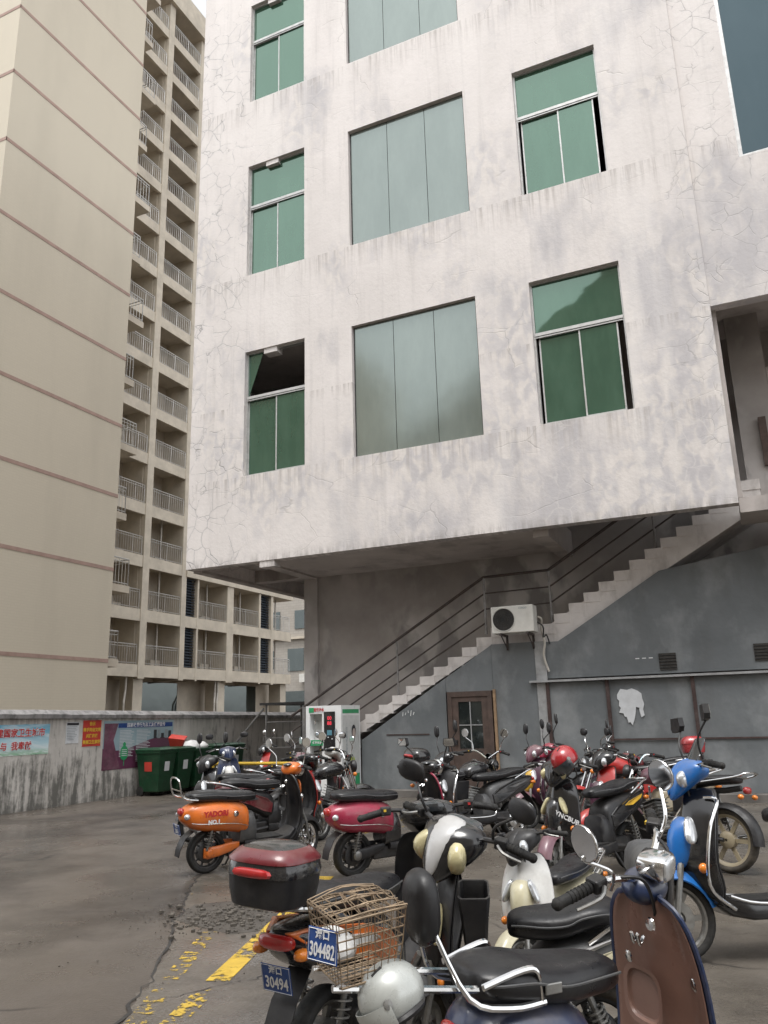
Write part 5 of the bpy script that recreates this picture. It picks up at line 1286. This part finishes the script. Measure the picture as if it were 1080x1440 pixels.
# --- navy retro scooter in front, with back pad, basket and plate
A = retro('retro_scooter', 'navy blue retro scooter with brown leg shield lining and a black back pad', G(.62, 2.86), 24+HD,
          dict(body='paint_navy', shield='paint_navy', liner='brown_liner', base='brown_liner', floor='brown_liner', guard='paint_navy', rimtrim='paint_navy', seat='vinyl'), steer=-66, lean=3,
          sx=.58, shw=1.08, cowl=False, seat_front=.10, mirrors='round', mh=.14, mo=.12, myaw=70)
m = MB()
for sd in (-1, 1): m.tube([(-.50, sd*.135, .74), (-.70, sd*.135, .74), (-.92, sd*.12, .78), (-1.05, sd*.05, .95)], .011, 8, sm=4); m.tube([(-.52, sd*.135, .745), (-.54, sd*.135, .82), (-.62, sd*.13, .83), (-.84, sd*.12, .80)], .010, 8, sm=4)
A.p(m, 'seat_rail', 'chrome', None, smooth=True)
A.p(MB().ell((-1.07, 0, 1.0), (.075, .08, .105), 18, 10, 2.6, (0, -.12, 0)), 'back_pad', 'vinyl', None, smooth=True)
A.p(MB().box((-.46, -.148, .775), (.10, .006, .03)), 'seat_badge', 'dull_metal', None, bevel=.004)
# wire basket on the tail
def wire_basket(bk, x0, x1, hw, z0, z1, mat, tilt):
    g = MB(); T = Matrix.Translation(((x0+x1)/2, 0, z0)) @ Matrix.Rotation(tilt, 4, 'Y') @ Matrix.Translation((-(x0+x1)/2, 0, -z0))
    def P(x, y, z):
        t = (z-z0)/(z1-z0); k = .80+.20*t; return ((x-(x0+x1)/2)*k+(x0+x1)/2, y*k, z)
    nx, ny, nz = 9, 9, 7; r = .0022
    for k in range(nz+1):
        z = z0+(z1-z0)*k/nz; g.tube([P(x0, -hw, z), P(x1, -hw, z), P(x1, hw, z), P(x0, hw, z)], r*1.6 if k in (0, nz) else r, 5, close=True)
    for k in range(nx+1):
        x = x0+(x1-x0)*k/nx; g.tube([P(x+rng.uniform(-.006, .006), -hw, z1), P(x+rng.uniform(-.008, .008), -hw-.006, (z0+z1)/2), P(x, -hw, z0), P(x, hw, z0), P(x+rng.uniform(-.008, .008), hw, z1)], r, 4)
    for k in range(ny+1):
        y = -hw+2*hw*k/ny; g.tube([P(x0, y, z1), P(x0, y, z0), P(x1, y, z0), P(x1, y, z1)], r, 4)
    g.xf(T); b_ = bk.p(g, 'wire_basket', mat, None); b_['kind'] = 'stuff'
    l = MB()
    for k in range(16): x = x0+(x1-x0)*k/15; l.tube([P(x+rng.uniform(-.02, .02), -hw, z1+.004), P(x+rng.uniform(-.03, .03), -.04, z1+rng.uniform(.0, .025)), P(x+rng.uniform(-.03, .03), .04, z1+rng.uniform(.0, .03)), P(x+rng.uniform(-.02, .02), hw, z1+.004)], r, 4, sm=2)
    for k in range(10): y = -hw+2*hw*k/9; l.tube([P(x0, y+rng.uniform(-.01, .01), z1+.006), P((x0+x1)/2, y+rng.uniform(-.02, .02), z1+rng.uniform(.0, .03)), P(x1, y+rng.uniform(-.01, .01), z1+.008)], r, 4, sm=3)
    l.xf(T); q = bk.p(l, 'basket_lid', 'rusty_wire', b_); q['kind'] = 'stuff'
wire_basket(A, -1.60, -1.24, .12, .86, 1.03, 'rusty_wire', -.06)
A.p(MB().tube([(-.80, -.08, .78), (-1.60, -.08, .85)], .010, 7).tube([(-.80, .08, .78), (-1.60, .08, .85)], .010, 7), 'rear_rack', 'chrome', None, smooth=True)
plate(A, (-1.64*.58, -.065, .955), (.105, .085), '304482', '海口', 4, 210)

bw = helmet('hanging_helmet', 'silver helmet hanging from the navy scooter by its strap', 'helmet_silver', (*G(-.02, 2.42), .815), (R_(12), R_(24), R_(HD+200)), 'helmet_silver', .68)
o = MB().ell((0, 0, 0), (.10, .06, .032), 14, 8, 2.6); o = o.build('detergent_bottle', 'bag_white', None, smooth=True); o.location = (*G(-.19, 2.60), .90); o.rotation_euler = (.2, .1, HD); tag(o, 'white plastic bottle lying in the rusty wire basket', 'bottle')
text('VIVA', .05, 'black_ink', o, (0, -.066, 0), (R_(90), 0, 0), name='lettering')

# --- cream and silver scooter facing the other way, with top box
B = moped('electric_scooter', 'cream and silver scooter with yellowed headlamps and round black top box', G(.47, 3.78), 174+HD,
          dict(body='paint_silver', panel='grey_plastic', cowl='gloss_black', crest='paint_silver', crest_s=1.35, shield='black_plastic', nose='black_plastic', lens='yellow_lens', lens_s=1.25, decal='paint_cream', guard='grey_plastic', tyre='dusty_rubber'), steer=52, lean=-3, dz=-.09, mirrors='oval', mh=.12, sx=.56, shield_w=.7)
B.p(MB().rings([[(.22+.09*s*a, .12*s*b_, z) for a, b_ in ((-1, -.8), (-.8, -1), (.8, -1), (1, -.8), (1, .8), (.8, 1), (-.8, 1), (-1, .8))] for z, s in ((.30, .8), (.55, .85), (.72, 1.15), (.80, 1.35), (.81, 1.35), (.81, 1.2), (.70, 1.0))]), 'glove_bucket', 'black_plastic', None, smooth=True, auto=40)
topbox(B, -1.12, .76, 'gloss_black', 'grey_plastic', None, .8)
# --- orange/white scooter with black and red top box
Cc = moped('electric_scooter', 'black scooter with orange flank stripe carrying a black and red top box', G(-.04, 4.30), 61+HD,
          dict(body='paint_orange', panel='gloss_black', cowl='gloss_black', shield='gloss_black', decal='paint_white', nose='paint_white', tyre='rubber', rim='dull_metal'), steer=25, lean=3, plate='30494', mirrors=None, spring='dull_metal')
topbox(Cc, -1.0, .85, 'black_plastic', 'gloss_black', 'paint_dark_red', .78)
# --- white fairing behind the cream one
D = moped('electric_scooter', 'white and cream scooter with dark stripes behind the cream and silver one', G(.98, 5.25), 236+HD,
          dict(body='paint_white', panel='paint_cream', cowl='black_plastic', shield='paint_white', decal='black_plastic', nose='paint_cream', lens='clear_lens'), steer=-18, lean=4, mirrors=None, dz=-.08); D.r.scale = (.8, .8, .8)
# --- orange and magenta retro scooters, tails to the yellow line
O = retro('retro_scooter', 'orange retro scooter with black and orange lettering and chrome grab rail', G(-1.53, 9.4), 38+HD,
          dict(body='paint_orange', shield='black_plastic', liner='black_plastic', arm='paint_orange', guard='black_plastic', rim='chrome', base='grey_plastic', cowl='paint_orange'), steer=18, lean=4, rack='loop', plate='2861', mirrors='round')
text('YADORI', .075, 'red_ink', O.body, (-.60, -.2, .62), (R_(90), 0, 0), bold=.004); text('NO.1', .06, 'white_ink', O.body, (-.62, -.202, .54), (R_(90), 0, 0), bold=.003)
O.p(MB().loft([(.48, .80, .08, .07), (.50, .80, .10, .09), (.515, .78, .09, .09), (.53, .72, .05, .06)], 14, 2.6), 'front_panel', 'paint_orange', None, sub=1)
text('NEO', .09, 'paint_orange', O.r, (.53, 0, .64), (R_(90), 0, R_(90)), bold=.004); text('III', .08, 'paint_orange', O.r, (.56, .0, .52), (R_(90), 0, R_(90)), bold=.003)
N = retro('retro_scooter', 'dusty magenta retro scooter with a black seat and round badge', G(.05, 8.98), 37+HD,
          dict(body='paint_magenta', shield='paint_magenta', liner='black_plastic', guard='paint_magenta', rim='dull_metal', base='gloss_black', cowl='gloss_black'), steer=14, lean=4, mirrors='octa')
# --- blue moped on the right, big chrome bars
F = moped('electric_scooter', 'bright blue and black moped with chrome crash bars', G(2.48, 5.6), 185+HD,
          dict(body='paint_blue', panel='gloss_black', cowl='paint_blue', crest='paint_blue', shield='gloss_black', nose='paint_blue', floor='gloss_black', decal='paint_silver', guard='paint_blue'), steer=-10, lean=5, bars=True, screen=True, mirrors='octa', mh=.24, chromebar=True)
F.p(MB().ell((-.27, -.02, .90), (.05, .08, .095), 16, 10, 2.6), 'child_pad', 'vinyl', None, smooth=True); F.r.scale = (1.1, 1.1, 1.1); F.p(MB().tube([(-.27, -.02, .85), (-.27, 0, .70)], .014, 8), 'pad_post', 'chrome', None, smooth=True)
# --- motorbike with dusty rear wheel behind the blue moped
Gm = moto('motorcycle', 'mauve motorcycle with a dust caked wheel behind the blue moped', G(2.85, 8.75), 128+HD, dict(body='paint_mauve', panel='black_plastic', tyre='dusty_rubber', rim='paint_tan'), steer=10, lean=6, mirrors=None)
# --- black scooter with white lettering, red helmet on its bar
J = moped('electric_scooter', 'black scooter with white lettering on its nose and orange indicators', G(1.92, 8.15), 222+HD,
          dict(body='gloss_black', panel='black_plastic', cowl='gloss_black', shield='gloss_black', nose='gloss_black', guard='paint_mauve', lens='yellow_lens', decal='paint_yellow'), steer=14, lean=4, mirrors=None, chromebar=True)
text('LYNCBUB', .058, 'white_ink', J.r, (.535, .13, .60), (R_(90), R_(28), R_(118)), bold=.002)
helmet('red_helmet', 'glossy red helmet hung over the lettered black scooter handlebar', 'helmet_red', (*G(1.62, 7.75), 1.12), (R_(20), R_(30), R_(HD+215)), 'dark_lens', 1.0)
K = moped('electric_scooter', 'dark purple scooter with chrome bars and yellow nose stripe by the grey wall', G(2.45, 11.75), 196+HD,
          dict(body='paint_purple', panel='black_plastic', cowl='paint_mauve', shield='paint_purple', nose='paint_yellow', guard='paint_mauve', rim='dull_metal'), steer=8, lean=4, bars=True, mirrors='tall')
L2 = moped('electric_scooter', 'black scooter with a big pale round mirror in front of the brown door', G(1.05, 10.55), 212+HD,
          dict(body='gloss_black', panel='grey_plastic', cowl='gloss_black', shield='black_plastic', nose='gloss_black', lens='clear_lens', rim='chrome'), steer=-12, lean=4, bars=True, mirrors='tall', mh=.24)
H = moto('motorcycle', 'red and black motorcycle with chrome bars in front of the torn paper', G(3.0, 10.7), 178+HD, dict(body='paint_red', panel='paint_red'), steer=15, lean=6, mirrors='oval')
H2 = moped('electric_scooter', 'red nosed scooter with tan flanks beside the lettered black one', G(2.85, 9.55), 190+HD,
          dict(body='paint_tan', panel='paint_tan', cowl='gloss_black', shield='paint_red', nose='paint_purple', decal='black_plastic', guard='paint_red'), steer=20, lean=4, mirrors=None, chromebar=True)
H3 = moped('electric_scooter', 'pink patterned scooter with twin dark mirrors against the grey wall', G(2.75, 12.3), 200+HD,
          dict(body='paint_magenta', panel='paint_mauve', cowl='paint_magenta', shield='paint_mauve', nose='paint_white', decal='paint_white'), steer=-10, lean=5, mirrors='tall', mh=.28)
H4 = moto('motorcycle', 'dark red motorcycle carrying a red top box by the grey wall', G(3.45, 11.7), 172+HD, dict(body='paint_dark_red', panel='black_plastic'), steer=-12, lean=6, mirrors='tall')
topbox(H4, -.82, .93, 'helmet_red', 'helmet_red', None, .82, False)
M1 = moto('motorcycle', 'black motorcycle with a small black box beside the magenta scooter', G(.95, 10.9), 40+HD, dict(body='gloss_black', panel='black_plastic', lamp='gloss_black'), steer=14, lean=6, mirrors='round')
topbox(M1, -.92, .96, 'black_plastic', 'gloss_black', None, .72)
# --- back row by the water machine
P1 = moped('electric_scooter', 'black scooter with red side panels right behind the orange one', G(-1.45, 10.75), 40+HD,
          dict(body='paint_dark_red', panel='black_plastic', cowl='gloss_black', shield='paint_red', nose='black_plastic', decal='grey_plastic'), steer=20, lean=4, mirrors='round', chromebar=True)
P2 = moto('motorcycle', 'black motorcycle with chrome engine behind the red panelled scooter', G(-1.0, 11.7), 36+HD, dict(body='gloss_black', panel='paint_dark_red'), steer=-10, lean=6, mirrors='round')
P3 = moped('electric_scooter', 'dark red scooter with pale lamp beside the water machine', G(-1.3, 12.95), 30+HD,
          dict(body='paint_dark_red', panel='gloss_black', cowl='paint_white', shield='paint_dark_red', nose='paint_dark_red', decal='grey_plastic'), steer=12, lean=4, mirrors='oval')
P4 = retro('retro_scooter', 'maroon retro scooter with white mirrors behind the yellow barrier', G(-1.75, 12.1), 35+HD,
          dict(body='paint_dark_red', shield='paint_dark_red', liner='black_plastic', guard='paint_dark_red', cowl='paint_mauve'), steer=-15, lean=4, mirrors='round')
P5 = moped('electric_scooter', 'white and navy scooter with amber lamps beside the green bins', G(-3.0, 15.4), 285+HD,
          dict(body='paint_white', panel='paint_navy', cowl='paint_navy', shield='paint_navy', nose='paint_white', decal='paint_blue', guard='paint_navy'), steer=8, lean=4, mirrors='oval', chromebar=True)
P6 = moped('electric_scooter', 'red scooter parked under the side stair rail', G(-2.1, 16.6), 200+HD,
          dict(body='paint_red', panel='black_plastic', cowl='gloss_black', shield='paint_red', nose='black_plastic', decal='grey_plastic'), steer=8, lean=4, mirrors='round')
P7 = moped('electric_scooter', 'black scooter with grey mirrors left of the orange one', G(-2.15, 11.6), 215+HD,
          dict(body='black_plastic', panel='gloss_black', cowl='black_plastic', shield='gloss_black', nose='black_plastic', decal='grey_plastic'), steer=15, lean=5, mirrors='tall', dz=-.05)
